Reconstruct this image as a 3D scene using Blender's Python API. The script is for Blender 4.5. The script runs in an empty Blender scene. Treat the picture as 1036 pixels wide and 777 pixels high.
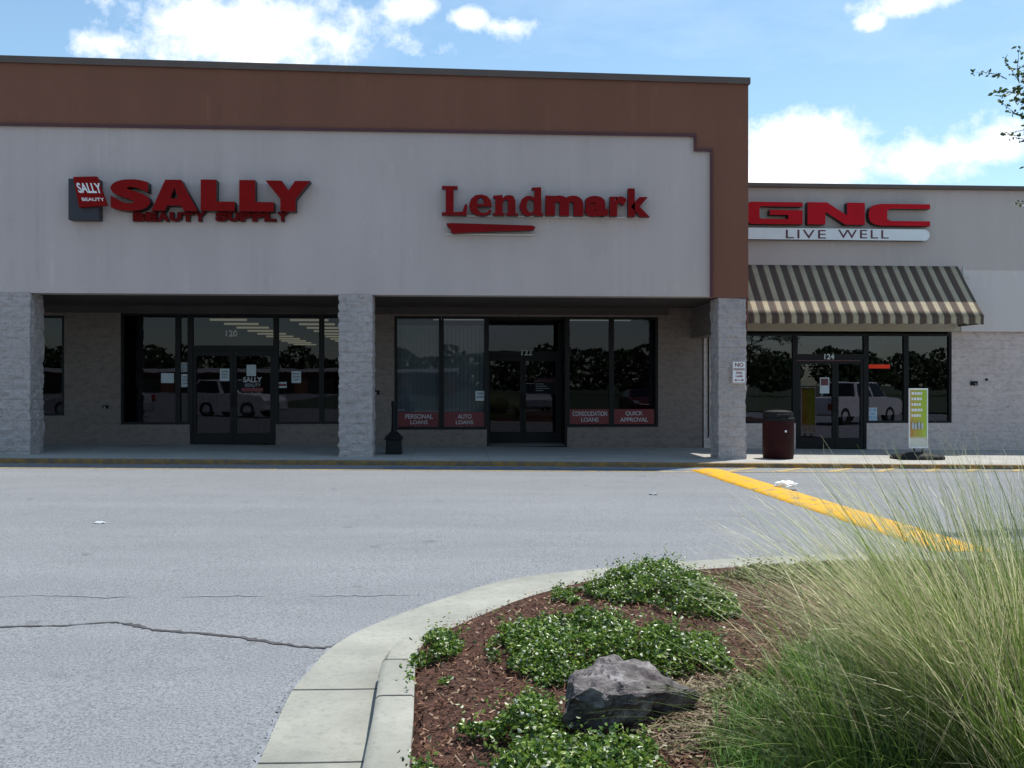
import bpy, math, random
from math import sin, cos, pi, radians, sqrt, atan2, floor
from mathutils import Vector, noise as mnoise, Matrix
random.seed(7)
sc = bpy.context.scene
col = sc.collection
# ------------------------------------------------------------------ layout constants
EYE = 1.6; YAW = radians(3.6); SA, CA = sin(YAW), cos(YAW)
FRONT = 19.6          # plane of the tall front wall and pillar faces
BACK = 23.1           # plane of the shop fronts
KERB = 18.5           # front edge of the pavement
def at(px, py, Y):    # point on the wall plane y = Y measured from the photograph
    u = (px-518)/1000.0; t = Y/(CA-u*SA)
    return t*(SA+u*CA), EYE-(py-388)*t/1000.0
def road_z(x, y): return -0.0114*max(-40, min(40, x))+0.07*max(0, min(1, y/KERB))
def walk_z(x): return 0.15-0.0114*max(-40, min(40, x))
def ground(px, py, h=0.0):
    u = (px-518)/1000.0; z = h
    for _ in range(6):
        t = (EYE-z)/((py-388)/1000.0)
        x = t*(SA+u*CA); y = t*(CA-u*SA); z = road_z(x, y)+h
    return x, y

# ------------------------------------------------------------------ object helpers
ORI = {}
def tag(o, label=None, cat=None, group=None, kind=None):
    if label: o['label'] = label
    if cat: o['category'] = cat
    if group: o['group'] = group
    if kind: o['kind'] = kind
    return o
def thing(name, loc, label, cat, group=None):
    o = bpy.data.objects.new(name, None); col.objects.link(o)
    o.location = loc; o.empty_display_size = 0.2; ORI[o] = Vector(loc)
    return tag(o, label, cat, group)
def link(name, me, mats, parent=None, origin=(0, 0, 0)):
    """me holds world coordinates; they are moved to the parent's (or own) origin"""
    off = ORI[parent] if parent else Vector(origin)
    me.transform(Matrix.Translation(-off))
    o = bpy.data.objects.new(name, me); col.objects.link(o)
    for m in (mats if isinstance(mats, (list, tuple)) else [mats]): me.materials.append(m)
    if parent: o.parent = parent; ORI[o] = off
    else: o.location = off; ORI[o] = off
    return o
class MB:
    def __init__(s): s.v = []; s.f = []; s.m = []; s.cols = []
    def quad(s, a, b, c, d, mi=0): s.poly([a, b, c, d], mi)
    def poly(s, pts, mi=0):
        n = len(s.v); s.v += [tuple(p) for p in pts]; s.f.append(tuple(range(n, n+len(pts)))); s.m.append(mi)
    def hexa(s, p, mi=0):      # p: bottom 4 (ccw from above) + top 4
        n = len(s.v); s.v += [tuple(q) for q in p]
        for f in ((3, 2, 1, 0), (4, 5, 6, 7), (0, 1, 5, 4), (1, 2, 6, 5), (2, 3, 7, 6), (3, 0, 4, 7)):
            s.f.append(tuple(n+i for i in f)); s.m.append(mi)
        return s
    def box(s, x0, x1, y0, y1, z0, z1, mi=0):
        return s.hexa([(x0, y0, z0), (x1, y0, z0), (x1, y1, z0), (x0, y1, z0), (x0, y0, z1), (x1, y0, z1), (x1, y1, z1), (x0, y1, z1)], mi)
    def wallbox(s, x0, x1, y0, y1, za, zb, ztop, mi=0):   # sloping foot
        return s.hexa([(x0, y0, za), (x1, y0, zb), (x1, y1, zb), (x0, y1, za), (x0, y0, ztop), (x1, y0, ztop), (x1, y1, ztop), (x0, y1, ztop)], mi)
    def tube(s, pts, rad, n=8, cap=True, mi=0):
        pts = [Vector(p) for p in pts]
        if not isinstance(rad, (list, tuple)): rad = [rad]*len(pts)
        b = len(s.v); ref = None
        for i, p in enumerate(pts):
            d = (pts[min(i+1, len(pts)-1)]-pts[max(i-1, 0)]).normalized()
            a = Vector((0, 0, 1)) if abs(d.z) < .9 else Vector((1, 0, 0))
            u = d.cross(a).normalized(); w = d.cross(u)
            for k in range(n):
                t = 2*pi*k/n; s.v.append(tuple(p+(u*cos(t)+w*sin(t))*rad[i]))
        for i in range(len(pts)-1):
            for k in range(n):
                s.f.append((b+i*n+k, b+i*n+(k+1) % n, b+(i+1)*n+(k+1) % n, b+(i+1)*n+k)); s.m.append(mi)
        if cap:
            s.f.append(tuple(b+k for k in range(n))[::-1]); s.m.append(mi)
            e = b+(len(pts)-1)*n; s.f.append(tuple(e+k for k in range(n))); s.m.append(mi)
        return s
    def lathe(s, cx, cy, prof, n=32, mi=0):
        b = len(s.v)
        for r, z in prof:
            for k in range(n):
                t = 2*pi*k/n; s.v.append((cx+r*cos(t), cy+r*sin(t), z))
        for i in range(len(prof)-1):
            for k in range(n):
                s.f.append((b+i*n+k, b+i*n+(k+1) % n, b+(i+1)*n+(k+1) % n, b+(i+1)*n+k)); s.m.append(mi)
        s.f.append(tuple(b+k for k in range(n))[::-1]); s.m.append(mi)
        e = b+(len(prof)-1)*n; s.f.append(tuple(e+k for k in range(n))); s.m.append(mi)
        return s
    def mesh(s, name, smooth=False):
        me = bpy.data.meshes.new(name); me.from_pydata(s.v, [], s.f)
        if any(s.m): me.polygons.foreach_set('material_index', s.m)
        if s.cols:
            ca = me.color_attributes.new('tint', 'FLOAT_COLOR', 'POINT')
            fl = []
            for c in s.cols: fl += [c[0], c[1], c[2], 1]
            ca.data.foreach_set('color', fl)
        if smooth: me.polygons.foreach_set('use_smooth', [True]*len(me.polygons))
        me.update(); return me
    def build(s, name, mats, parent=None, origin=(0, 0, 0), smooth=False, bevel=0, edge=None):
        o = link(name, s.mesh(name, smooth), mats, parent, origin)
        if bevel:
            b = o.modifiers.new('bevel', 'BEVEL'); b.width = bevel; b.segments = 2; b.limit_method = 'ANGLE'
        if smooth and edge:
            o.data.set_sharp_from_angle(angle=radians(edge))
        return o
def copy_tree(o, parent=None):
    c = o.copy(); col.objects.link(c); ORI[c] = ORI[o]
    if parent: c.parent = parent
    for ch in list(o.children): copy_tree(ch, c)
    return c

# ------------------------------------------------------------------ materials
class NT:
    def __init__(s, name):
        s.mat = bpy.data.materials.new(name); s.mat.use_nodes = True
        s.t = s.mat.node_tree; s.t.nodes.clear()
        s.out = s.n('ShaderNodeOutputMaterial')
    def n(s, ty, **kw):
        nd = s.t.nodes.new(ty)
        for k, v in kw.items(): setattr(nd, k, v)
        return nd
    def l(s, a, b): s.t.links.new(a, b)
    def put(s, sock, v):
        if hasattr(v, 'is_linked') or isinstance(v, bpy.types.NodeSocket): s.l(v, sock)
        elif v is not None:
            if sock.type == 'RGBA' and len(v) == 3: v = (*v, 1)
            sock.default_value = v
    def math(s, op, a, b=None, c=None, clamp=False):
        nd = s.n('ShaderNodeMath', operation=op); nd.use_clamp = clamp
        s.put(nd.inputs[0], a); s.put(nd.inputs[1], b)
        if c is not None: s.put(nd.inputs[2], c)
        return nd.outputs[0]
    def pos(s): return s.n('ShaderNodeNewGeometry').outputs['Position']
    def sep(s, v):
        nd = s.n('ShaderNodeSeparateXYZ'); s.put(nd.inputs[0], v); return nd.outputs
    def comb(s, x, y, z):
        nd = s.n('ShaderNodeCombineXYZ')
        for i, v in enumerate((x, y, z)): s.put(nd.inputs[i], v)
        return nd.outputs[0]
    def noise(s, vec, scale, detail=4, rough=.55, dist=0):
        nd = s.n('ShaderNodeTexNoise'); s.put(nd.inputs['Vector'], vec)
        nd.inputs['Scale'].default_value = scale; nd.inputs['Detail'].default_value = detail
        nd.inputs['Roughness'].default_value = rough; nd.inputs['Distortion'].default_value = dist
        return nd.outputs['Fac']
    def ramp(s, f, stops):
        nd = s.n('ShaderNodeValToRGB'); s.put(nd.inputs[0], f); e = nd.color_ramp.elements
        while len(e) < len(stops): e.new(.5)
        for el, (p, c) in zip(e, stops):
            el.position = p; el.color = (*c, 1) if len(c) == 3 else c
        return nd.outputs[0]
    def rng(s, f, a, b, c=0, d=1):
        nd = s.n('ShaderNodeMapRange'); s.put(nd.inputs[0], f)
        for i, v in zip((1, 2, 3, 4), (a, b, c, d)): nd.inputs[i].default_value = v
        return nd.outputs[0]
    def mix(s, f, a, b, mode='MIX'):
        nd = s.n('ShaderNodeMix', data_type='RGBA', blend_type=mode)
        s.put(nd.inputs[0], f); s.put(nd.inputs[6], a); s.put(nd.inputs[7], b); return nd.outputs[2]
    def bump(s, h, strength=.3, dist=.01):
        nd = s.n('ShaderNodeBump'); nd.inputs['Strength'].default_value = strength
        nd.inputs['Distance'].default_value = dist; s.put(nd.inputs['Height'], h); return nd.outputs[0]
    def scale(s, v, sx, sy, sz):
        nd = s.n('ShaderNodeMapping'); s.put(nd.inputs[0], v); nd.inputs[3].default_value = (sx, sy, sz); return nd.outputs[0]
    def bsdf(s, color, rough=.7, normal=None, metal=0, spec=.5, trans=None):
        p = s.n('ShaderNodeBsdfPrincipled')
        s.put(p.inputs['Base Color'], color); s.put(p.inputs['Roughness'], rough)
        p.inputs['Metallic'].default_value = metal; p.inputs['Specular IOR Level'].default_value = spec
        if normal is not None: s.l(normal, p.inputs['Normal'])
        if trans:
            d = s.n('ShaderNodeBsdfTranslucent'); s.put(d.inputs[0], color)
            m = s.n('ShaderNodeMixShader'); m.inputs[0].default_value = trans
            s.l(p.outputs[0], m.inputs[1]); s.l(d.outputs[0], m.inputs[2]); s.l(m.outputs[0], s.out.inputs[0])
        else: s.l(p.outputs[0], s.out.inputs[0])
        return s.mat
def hx(r, g, b):
    f = lambda c: (c/255/12.92) if c/255 <= .04045 else ((c/255+.055)/1.055)**2.4
    return (f(r), f(g), f(b))
def simple(name, c, rough=.6, var=.12, scale=6, metal=0, spec=.5, bumpy=0):
    n = NT(name); p = n.pos(); f = n.noise(p, scale, 5)
    lo = tuple(x*(1-var) for x in c); hi = tuple(min(1, x*(1+var)) for x in c)
    cc = n.ramp(f, [(.3, lo), (.7, hi)])
    return n.bsdf(cc, rough, n.bump(n.noise(p, scale*14, 4), bumpy, .004) if bumpy else None, metal, spec)

def mat_asphalt():
    n = NT('asphalt'); p = n.pos()
    big = n.noise(p, .22, 5, .6); mid = n.noise(n.scale(p, .5, 1.6, 1), 1.4, 5, .65)
    lane = n.noise(n.scale(p, .05, .75, 1), 1.0, 4, .6); fine = n.noise(p, 150, 3, .7); grit = n.noise(p, 62, 3, .8); coarse = n.noise(p, 32, 3, .7)
    c = n.ramp(big, [(.3, (.218, .228, .240)), (.7, (.262, .272, .284))])
    c = n.mix(n.rng(lane, .40, .62, .30, 0), c, (.150, .157, .168))
    c = n.mix(n.rng(mid, .42, .75, 0, .35), c, (.155, .16, .17))
    c = n.mix(n.rng(grit, .38, .54, .9, 0), c, (.085, .09, .10))
    c = n.mix(n.rng(coarse, .36, .48, .35, 0), c, (.11, .115, .125))
    c = n.mix(n.rng(fine, .56, .70, 0, .7), c, (.50, .51, .52))
    spot = n.noise(p, 3.2, 2, .5); oil = n.noise(p, .9, 3, .55)
    c = n.mix(n.rng(spot, .70, .76, 0, .4), c, (.07, .07, .08))
    c = n.mix(n.rng(oil, .66, .78, 0, .35), c, (.10, .10, .105))
    h = n.math('ADD', n.math('MULTIPLY', fine, .5), grit)
    return n.bsdf(c, .82, n.bump(h, .8, .004), spec=.35)
def mat_concrete(name, base, joint=0, dark=.75, stain=.5):
    n = NT(name); p = n.pos()
    a = n.noise(p, 1.1, 6, .65); b = n.noise(p, 22, 5, .7); f = n.noise(p, 140, 2, .6)
    c = n.ramp(a, [(.3, tuple(x*dark for x in base)), (.68, base)])
    c = n.mix(n.rng(b, .52, .75, 0, stain), c, tuple(x*.5 for x in base))
    c = n.mix(n.rng(f, .6, .72, 0, .4), c, tuple(min(1, x*1.35) for x in base))
    if joint:
        x = n.sep(p)[0]
        d = n.math('ABSOLUTE', n.math('SUBTRACT', n.math('FRACT', n.math('DIVIDE', x, joint)), .5))
        c = n.mix(n.rng(d, 0, .006, .75, 0), c, tuple(x*.25 for x in base))
    h = n.math('ADD', b, n.math('MULTIPLY', f, .4))
    return n.bsdf(c, .85, n.bump(h, .35, .006), spec=.3)
def mat_block(name, base, split=1.0, joint=.16):
    n = NT(name); p = n.pos(); x, y, z = n.sep(p)
    br = n.n('ShaderNodeTexBrick'); n.l(n.comb(n.math('ADD', x, y), n.math('ADD', z, n.math('MULTIPLY', x, .0114)), 0), br.inputs[0])
    br.inputs['Scale'].default_value = 1; br.inputs['Brick Width'].default_value = .4; br.inputs['Row Height'].default_value = .2
    br.inputs['Mortar Size'].default_value = .006; br.inputs['Mortar Smooth'].default_value = .35
    br.inputs['Color1'].default_value = (.45, .45, .45, 1); br.inputs['Color2'].default_value = (.6, .6, .6, 1); br.inputs['Mortar'].default_value = (0, 0, 0, 1)
    big = n.noise(p, .9, 5, .6); rock = n.noise(n.scale(p, 1, 1, 1.6), 7.5, 6, .68); fine = n.noise(p, 46, 4, .7)
    c = n.ramp(big, [(.3, tuple(v*.86 for v in base)), (.7, base)])
    c = n.mix(n.math('MULTIPLY', br.outputs['Fac'], joint), c, tuple(v*.45 for v in base))
    c = n.mix(n.rng(rock, .36, .52, .50, 0), c, tuple(v*.5 for v in base))
    c = n.mix(n.rng(fine, .36, .5, .25, 0), c, tuple(v*.6 for v in base))
    c = n.mix(n.math('MULTIPLY', n.math('SUBTRACT', br.outputs['Color'], .45), .5), c, tuple(v*.8 for v in base))
    h = n.math('ADD', n.math('MULTIPLY', rock, 1.0*split), n.math('MULTIPLY', fine, .25*split))
    h = n.math('SUBTRACT', h, n.math('MULTIPLY', br.outputs['Fac'], .14))
    return n.bsdf(c, .85, n.bump(h, .9, .035*split+.006), spec=.25)
def mat_stucco(name, base, streak=.25):
    n = NT(name); p = n.pos()
    big = n.noise(p, .35, 5, .6); st = n.noise(n.scale(p, 1.7, 1, .10), 1.0, 5, .6); fine = n.noise(p, 55, 4, .7)
    c = n.ramp(big, [(.3, tuple(v*.90 for v in base)), (.7, base)])
    c = n.mix(n.rng(st, .40, .62, streak, 0), c, tuple(v*.72 for v in base))
    c = n.mix(n.rng(fine, .42, .62, .22, 0), c, tuple(v*.75 for v in base))
    run = n.noise(n.scale(p, 5.5, 1, .16), 1.0, 4, .65); blot = n.noise(p, 1.6, 6, .7)
    c = n.mix(n.math('MULTIPLY', n.rng(run, .54, .70), n.rng(blot, .45, .65, 0, .45)), c, tuple(v*.68 for v in base))
    c = n.mix(n.math('MULTIPLY', n.rng(run, .46, .34), n.rng(blot, .5, .7, 0, .5)), c, tuple(min(1, v*1.22) for v in base))
    return n.bsdf(c, .88, n.bump(fine, .55, .008), spec=.2)
def mat_glass(name, tint=(.42, .44, .45), boost=.75):
    n = NT(name)
    fr = n.n('ShaderNodeFresnel'); fr.inputs[0].default_value = 1.5
    f = n.math('MULTIPLY', fr.outputs[0], boost, clamp=True)
    tr = n.n('ShaderNodeBsdfTransparent'); tr.inputs[0].default_value = (*tint, 1)
    gl = n.n('ShaderNodeBsdfGlossy'); gl.inputs['Roughness'].default_value = .004; gl.inputs[0].default_value = (.86, .83, .97, 1)
    p = n.pos(); n.l(n.bump(n.noise(p, 1.3, 2, .5), .012, .05), gl.inputs['Normal'])
    m = n.n('ShaderNodeMixShader'); n.l(f, m.inputs[0]); n.l(tr.outputs[0], m.inputs[1]); n.l(gl.outputs[0], m.inputs[2])
    n.l(m.outputs[0], n.out.inputs[0]); return n.mat
def mat_emit(name, c, s):
    n = NT(name); e = n.n('ShaderNodeEmission'); e.inputs[0].default_value = (*c, 1); e.inputs[1].default_value = s
    n.l(e.outputs[0], n.out.inputs[0]); return n.mat
def mat_leaf(name, stops, trans=.3, rough=.45, spec=.5):
    n = NT(name); g = n.n('ShaderNodeNewGeometry')
    return n.bsdf(n.ramp(g.outputs['Random Per Island'], stops), rough, trans=trans, spec=spec)
def mat_tint(name, rough=.55, trans=.25, spec=.4):
    n = NT(name); a = n.n('ShaderNodeAttribute'); a.attribute_name = 'tint'
    return n.bsdf(a.outputs['Color'], rough, trans=trans, spec=spec)
def mat_worn(name, c, under, lo=.42, hi=.6, scale=9):
    n = NT(name); p = n.pos(); f = n.noise(p, scale, 6, .72); g = n.noise(p, 70, 3, .7)
    f = n.math('ADD', f, n.math('MULTIPLY', n.math('SUBTRACT', g, .5), .35))
    cc = n.mix(n.rng(f, lo, hi), under, c)
    return n.bsdf(cc, .75, n.bump(g, .5, .005), spec=.3)
def mat_awning():
    n = NT('awning_stripe'); p = n.pos(); x = n.sep(p)[0]
    fr = n.math('FRACT', n.math('DIVIDE', x, .285))
    nd = n.n('ShaderNodeValToRGB'); nd.color_ramp.interpolation = 'CONSTANT'; n.l(fr, nd.inputs[0]); e = nd.color_ramp.elements
    cream, green, brown, rust = hx(192, 176, 146), hx(98, 88, 74), hx(88, 68, 57), hx(118, 84, 70)
    st = [(0, cream), (.36, green), (.46, brown), (.60, green), (.66, brown), (.80, rust), (.88, green), (.95, cream)]
    while len(e) < len(st): e.new(.5)
    for el, (q, c) in zip(e, st): el.position = q; el.color = (*c, 1)
    d = n.noise(p, 3, 5, .6)
    c = n.mix(n.rng(d, .4, .75, 0, .3), nd.outputs[0], (.1, .095, .08))
    return n.bsdf(c, .8, n.bump(n.noise(p, 5, 3), .25, .02), trans=.18)

M = {}
M['asphalt'] = mat_asphalt()
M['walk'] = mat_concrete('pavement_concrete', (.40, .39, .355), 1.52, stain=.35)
M['kerb'] = mat_concrete('kerb_concrete', (.345, .345, .30), 0, .58, .75)
M['kerb_paint'] = mat_worn('worn_kerb_paint', (.30, .17, .045), (.13, .10, .07), .40, .62, 6)
M['yellow'] = mat_worn('worn_yellow_paint', hx(218, 162, 26), (.27, .22, .13), .36, .50, 6)
M['hatch'] = mat_worn('faded_yellow_paint', hx(205, 170, 80), (.22, .22, .21), .42, .58, 14)
M['blue'] = mat_worn('faded_blue_paint', (.05, .13, .25), (.19, .20, .22), .42, .60, 5)
M['crack'] = simple('crack_tar', (.055, .052, .055), .8, .4, 14, bumpy=.5)
M['seam'] = mat_worn('pavement_seam', (.14, .148, .16), (.23, .246, .27), .46, .62, 7)
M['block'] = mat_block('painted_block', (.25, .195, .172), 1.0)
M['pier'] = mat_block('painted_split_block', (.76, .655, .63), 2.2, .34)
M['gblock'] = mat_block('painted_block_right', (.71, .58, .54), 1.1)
M['stucco'] = mat_stucco('stucco_pale', (.59, .485, .46))
M['gstucco'] = mat_stucco('stucco_grey', (.58, .485, .45), .2)
M['gband'] = mat_stucco('stucco_light_band', (.70, .61, .57), .15)
M['beige'] = mat_stucco('beige_band', (.50, .44, .34), .2)
M['brown'] = mat_stucco('stucco_brown', hx(134, 90, 74), .25)
M['trim'] = simple('maroon_trim', hx(82, 40, 44), .55, .15, 3)
M['coping'] = simple('coping_metal', hx(92, 74, 66), .45, .15, 2)
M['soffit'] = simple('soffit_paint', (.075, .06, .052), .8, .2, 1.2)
M['roof'] = simple('roof_membrane', (.4, .4, .4), .8, .15, .5)
M['frame'] = simple('bronze_frame', (.011, .010, .010), .5, .2, 4, spec=.2)
M['metal'] = simple('brushed_metal', (.5, .5, .5), .35, .1, 8, metal=.9)
M['glass'] = mat_glass('shop_glass')
M['glass_right'] = mat_glass('shop_glass_right', (.5, .5, .52), 1.75)
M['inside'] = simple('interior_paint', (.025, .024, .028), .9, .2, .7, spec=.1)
M['shelf'] = simple('display_stock', (.05, .04, .035), .7, .6, 3)
M['tube'] = mat_emit('ceiling_tube', (1, .90, .62), .20)
M['dimtube'] = mat_emit('dim_ceiling_tube', (.8, .9, .82), .16)
M['red'] = simple('sign_red', hx(130, 8, 8), .6, .10, 2, spec=.12)
M['redlend'] = simple('sign_red_deep', hx(124, 9, 13), .6, .10, 2, spec=.12)
M['redgnc'] = simple('sign_red_bright', hx(188, 10, 28), .5, .08, 2, spec=.15)
M['reddark'] = simple('sign_red_dark', hx(100, 6, 6), .6, .15, 3, spec=.1)  # darker red for the small lower line of letters
M['return'] = simple('sign_return', (.016, .007, .007), .5, .2, 3)
M['navy'] = simple('sign_navy', (.022, .020, .030), .5, .2, 3)
M['white'] = simple('sign_white', (.78, .78, .78), .5, .05, 3)
M['offwhite'] = simple('raceway_white', (.60, .59, .55), .6, .1, 3)
M['maroon_text'] = simple('sign_maroon', (.11, .02, .03), .5, .1, 3)
M['paper'] = simple('paper', (.48, .52, .54), .8, .1, 5)
M['greypaper'] = simple('paper_print', (.25, .27, .28), .8, .3, 20)
M['bluepaper'] = simple('paper_blue', (.16, .34, .55), .7, .15, 12)
M['redstrip'] = simple('window_band_red', hx(104, 18, 26), .5, .1, 3)
M['bandtext'] = simple('window_band_text', (.40, .40, .42), .6, .05, 3)
M['blind'] = simple('window_blind', (.52, .55, .57), .85, .06, 2)
M['numeral'] = simple('numeral_white', (.55, .55, .53), .5, .05, 3)
M['ledred'] = mat_emit('red_led', (1, .08, .04), .5)
M['black'] = simple('black_plastic', (.010, .010, .011), .6, .25, 8, spec=.2)
M['canred'] = simple('bin_red', (.026, .003, .004), .6, .25, 5, bumpy=.2, spec=.15)
M['awning'] = mat_awning()
M['mulch'] = None
M['rock'] = None

def mk_mulch():
    n = NT('mulch_soil'); p = n.pos()
    a = n.noise(p, 2.0, 5, .6); b = n.noise(p, 34, 5, .75)
    c = n.ramp(b, [(.3, (.030, .015, .011)), (.5, (.085, .040, .028)), (.72, (.19, .10, .07))])
    c = n.mix(n.rng(a, .5, .7, 0, .4), c, (.12, .085, .06))
    return n.bsdf(c, .9, n.bump(b, 1, .03), spec=.2)
M['mulch'] = mk_mulch()
def mk_rock():
    n = NT('weathered_rock'); p = n.pos()
    a = n.noise(p, 7, 7, .7); b = n.noise(p, 45, 5, .7); v = n.noise(p, 13, 6, .65, .6)
    c = n.ramp(a, [(.32, (.045, .038, .038)), (.5, (.13, .115, .115)), (.66, (.34, .315, .31))])
    c = n.mix(n.rng(v, .48, .62, 0, .6), c, (.06, .045, .05))
    c = n.mix(n.rng(b, .58, .72, 0, .5), c, (.5, .48, .46))
    h = n.math('ADD', a, n.math('MULTIPLY', b, .3))
    return n.bsdf(c, .8, n.bump(h, .9, .03), spec=.3)
M['rock'] = mk_rock()
M['chip'] = mat_leaf('bark_chips', [(0, (.035, .016, .010)), (.35, (.10, .042, .026)), (.7, (.18, .085, .05)), (.90, (.28, .17, .11)), (1, (.45, .34, .24))], .02, .8, .25)
M['straw'] = mat_leaf('dry_straw', [(0, (.06, .04, .027)), (.5, (.16, .115, .075)), (1, (.34, .27, .19))], .05, .8, .25)
M['cover'] = mat_leaf('ground_cover_leaf', [(0, (.016, .040, .008)), (.35, (.072, .150, .020)), (.72, (.175, .285, .036)), (.92, (.29, .37, .07)), (.945, (.62, .64, .48)), (1, (.75, .75, .62))], .33, .34, .5)
M['coverdry'] = mat_leaf('dry_cover_leaf', [(0, (.06, .085, .02)), (.5, (.14, .16, .05)), (1, (.30, .28, .12))], .25, .5)
M['blade'] = mat_tint('grass_blade', .5, .30, .4)
M['treeleaf'] = mat_leaf('tree_leaf', [(0, (.02, .045, .012)), (.6, (.045, .085, .02)), (.9, (.10, .15, .03)), (1, (.22, .26, .05))], .35, .45)
M['bark'] = simple('tree_bark', (.10, .075, .06), .9, .35, 9, bumpy=.8)
M['farleaf'] = mat_leaf('far_leaf', [(0, (.02, .045, .015)), (1, (.06, .095, .03))], .1, .7)
M['tyre'] = simple('tyre_rubber', (.02, .02, .02), .8, .2, 8)
M['rim'] = simple('alloy_rim', (.5, .5, .52), .3, .1, 8, metal=.8)
M['carglass'] = simple('car_glass', (.012, .014, .016), .06, .1, 2)
M['lamp'] = simple('lamp_lens', (.6, .6, .6), .15, .1, 8)
M['tail'] = simple('tail_lens', (.3, .01, .01), .2, .1, 8)
def paint(name, c):
    n = NT(name); return n.bsdf(c, .28, spec=.6)

# ------------------------------------------------------------------ lettering helpers
def eval_curve(cu):
    o = bpy.data.objects.new('tmp', cu); col.objects.link(o)
    dg = bpy.context.evaluated_depsgraph_get(); dg.update()
    me = bpy.data.meshes.new_from_object(o.evaluated_get(dg))
    bpy.data.objects.remove(o); bpy.data.curves.remove(cu); return me
def glyph_mesh(body, depth, bold=0.0, spacing=1.0, line=1.0):
    cu = bpy.data.curves.new('txt', 'FONT'); cu.body = body; cu.extrude = depth/2; cu.offset = bold
    cu.space_character = spacing; cu.align_x = 'CENTER'; cu.space_line = line; cu.fill_mode = 'BOTH' if depth else 'FRONT'
    cu.resolution_u = 6
    return eval_curve(cu)
def poly_mesh(loops, depth):
    cu = bpy.data.curves.new('ply', 'CURVE'); cu.dimensions = '2D'; cu.fill_mode = 'BOTH'; cu.extrude = depth/2
    for lp in loops:
        s = cu.splines.new('POLY'); s.points.add(len(lp)-1)
        for p, q in zip(s.points, lp): p.co = (q[0], q[1], 0, 1)
        s.use_cyclic_u = True
    return eval_curve(cu)
def fit(me, x0, x1, z0, z1, yfront, depth, shear=0):
    """stand a flat glyph mesh on a wall: bounding box x0..x1, z0..z1; its face looks to -y"""
    xs = [v.co.x for v in me.vertices]; ys = [v.co.y for v in me.vertices]; zs = [v.co.z for v in me.vertices]
    ax, bx, ay, by = min(xs), max(xs), min(ys), max(ys); az, bz = min(zs), max(zs)
    for v in me.vertices:
        fx = (v.co.x-ax)/(bx-ax); fy = (v.co.y-ay)/(by-ay); fz = (v.co.z-az)/(bz-az) if bz > az else 1
        v.co = (x0+fx*(x1-x0)+shear*fy, yfront+(1-fz)*depth, z0+fy*(z1-z0))
    me.update(); return me
def front_back(me):
    for p in me.polygons: p.material_index = 0 if p.normal.y < -.8 else 1
def letter(parent, me, box, Y, depth, mats, name='letter'):
    (x0, z1), (x1, z0) = at(box[0], box[1], Y), at(box[2], box[3], Y)
    fit(me, x0, x1, z0, z1, Y, depth); front_back(me)
    return link(name, me, mats, parent)
def text_on(parent, body, box, Y, mat, name='lettering', bold=.01, depth=.004, spacing=1.0, origin=None):
    (x0, z1), (x1, z0) = at(box[0], box[1], Y), at(box[2], box[3], Y)
    me = glyph_mesh(body, .02, bold, spacing); fit(me, x0, x1, z0, z1, Y-depth, depth)
    return link(name, me, mat, parent)
def panel(mb, box, Y, th, mi=0):
    (x0, z1), (x1, z0) = at(box[0], box[1], Y), at(box[2], box[3], Y)
    mb.box(x0, x1, Y, Y+th, z0, z1, mi); return (x0, x1, z0, z1)

# ------------------------------------------------------------------ ground
def grid(name, xs, ys, zf, mat, kind='structure'):
    mb = MB()
    for y in ys:
        for x in xs: mb.v.append((x, y, zf(x, y)))
    w = len(xs)
    for j in range(len(ys)-1):
        for i in range(w-1):
            mb.f.append((j*w+i, j*w+i+1, (j+1)*w+i+1, (j+1)*w+i)); mb.m.append(0)
    return tag(mb.build(name, mat), kind=kind)
grid('parking_lot', [-700, -200, -40]+[-30+5*i for i in range(13)]+[40, 200, 700],
     [-900, -200, -60, -20, 0, 4, 8, 12, 16, KERB, 30, 60, 200, 900], road_z, M['asphalt'])

grid('added_dark_verge', [-700+50*i for i in range(29)], [-900, -200, -60, -16], lambda x, y: road_z(x, y)+.03, simple('added_verge_green', (.035, .055, .018), .9, .35, .6))  # unseen dark green ground added behind the viewer so the glass mirrors dark

def strip(name, pts, w, mat, h=.004, jitter=0):
    mb = MB(); n = len(pts); P = [Vector((p[0], p[1])) for p in pts]
    for i, p in enumerate(P):
        d = (P[min(i+1, n-1)]-P[max(i-1, 0)]).normalized(); nn = Vector((-d.y, d.x))
        ww = (w[i] if isinstance(w, (list, tuple)) else w)/2
        for s in (1, -1):
            q = p+nn*ww*s*(1+random.uniform(-jitter, jitter)); mb.v.append((q.x, q.y, road_z(q.x, q.y)+h))
    for i in range(n-1): mb.f.append((2*i, 2*i+1, 2*i+3, 2*i+2)); mb.m.append(0)
    return tag(mb.build(name, mat), kind='structure')
def smooth_line(pts, k=8):
    out = []
    for i in range(len(pts)-1):
        p0, p1, p2, p3 = pts[max(i-1, 0)], pts[i], pts[i+1], pts[min(i+2, len(pts)-1)]
        for j in range(k):
            t = j/k; out.append(tuple(.5*((2*b)+(-a+c)*t+(2*a-5*b+4*c-d)*t*t+(-a+3*b-3*c+d)*t**3) for a, b, c, d in zip(p0, p1, p2, p3)))
    out.append(tuple(pts[-1])); return out
ck = smooth_line([ground(*p) for p in [(-120, 642), (-40, 638), (0, 634), (60, 633), (105, 630), (128, 631), (150, 636), (180, 639), (230, 643), (270, 649), (312, 655), (338, 655)]], 8)
ck = [(x+random.uniform(-.006, .006), y+random.uniform(-.012, .012)) for x, y in ck]
strip('road_crack', ck, [(.020 if i < 40 else .036)*random.uniform(.5, 1.5) for i in range(len(ck))], M['crack'], .005, .45)
ck = smooth_line([ground(*p) for p in [(-90, 604), (0, 603.5), (50, 602), (110, 604), (200, 603), (300, 602.5), (380, 602), (425, 602)]], 10)
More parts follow.
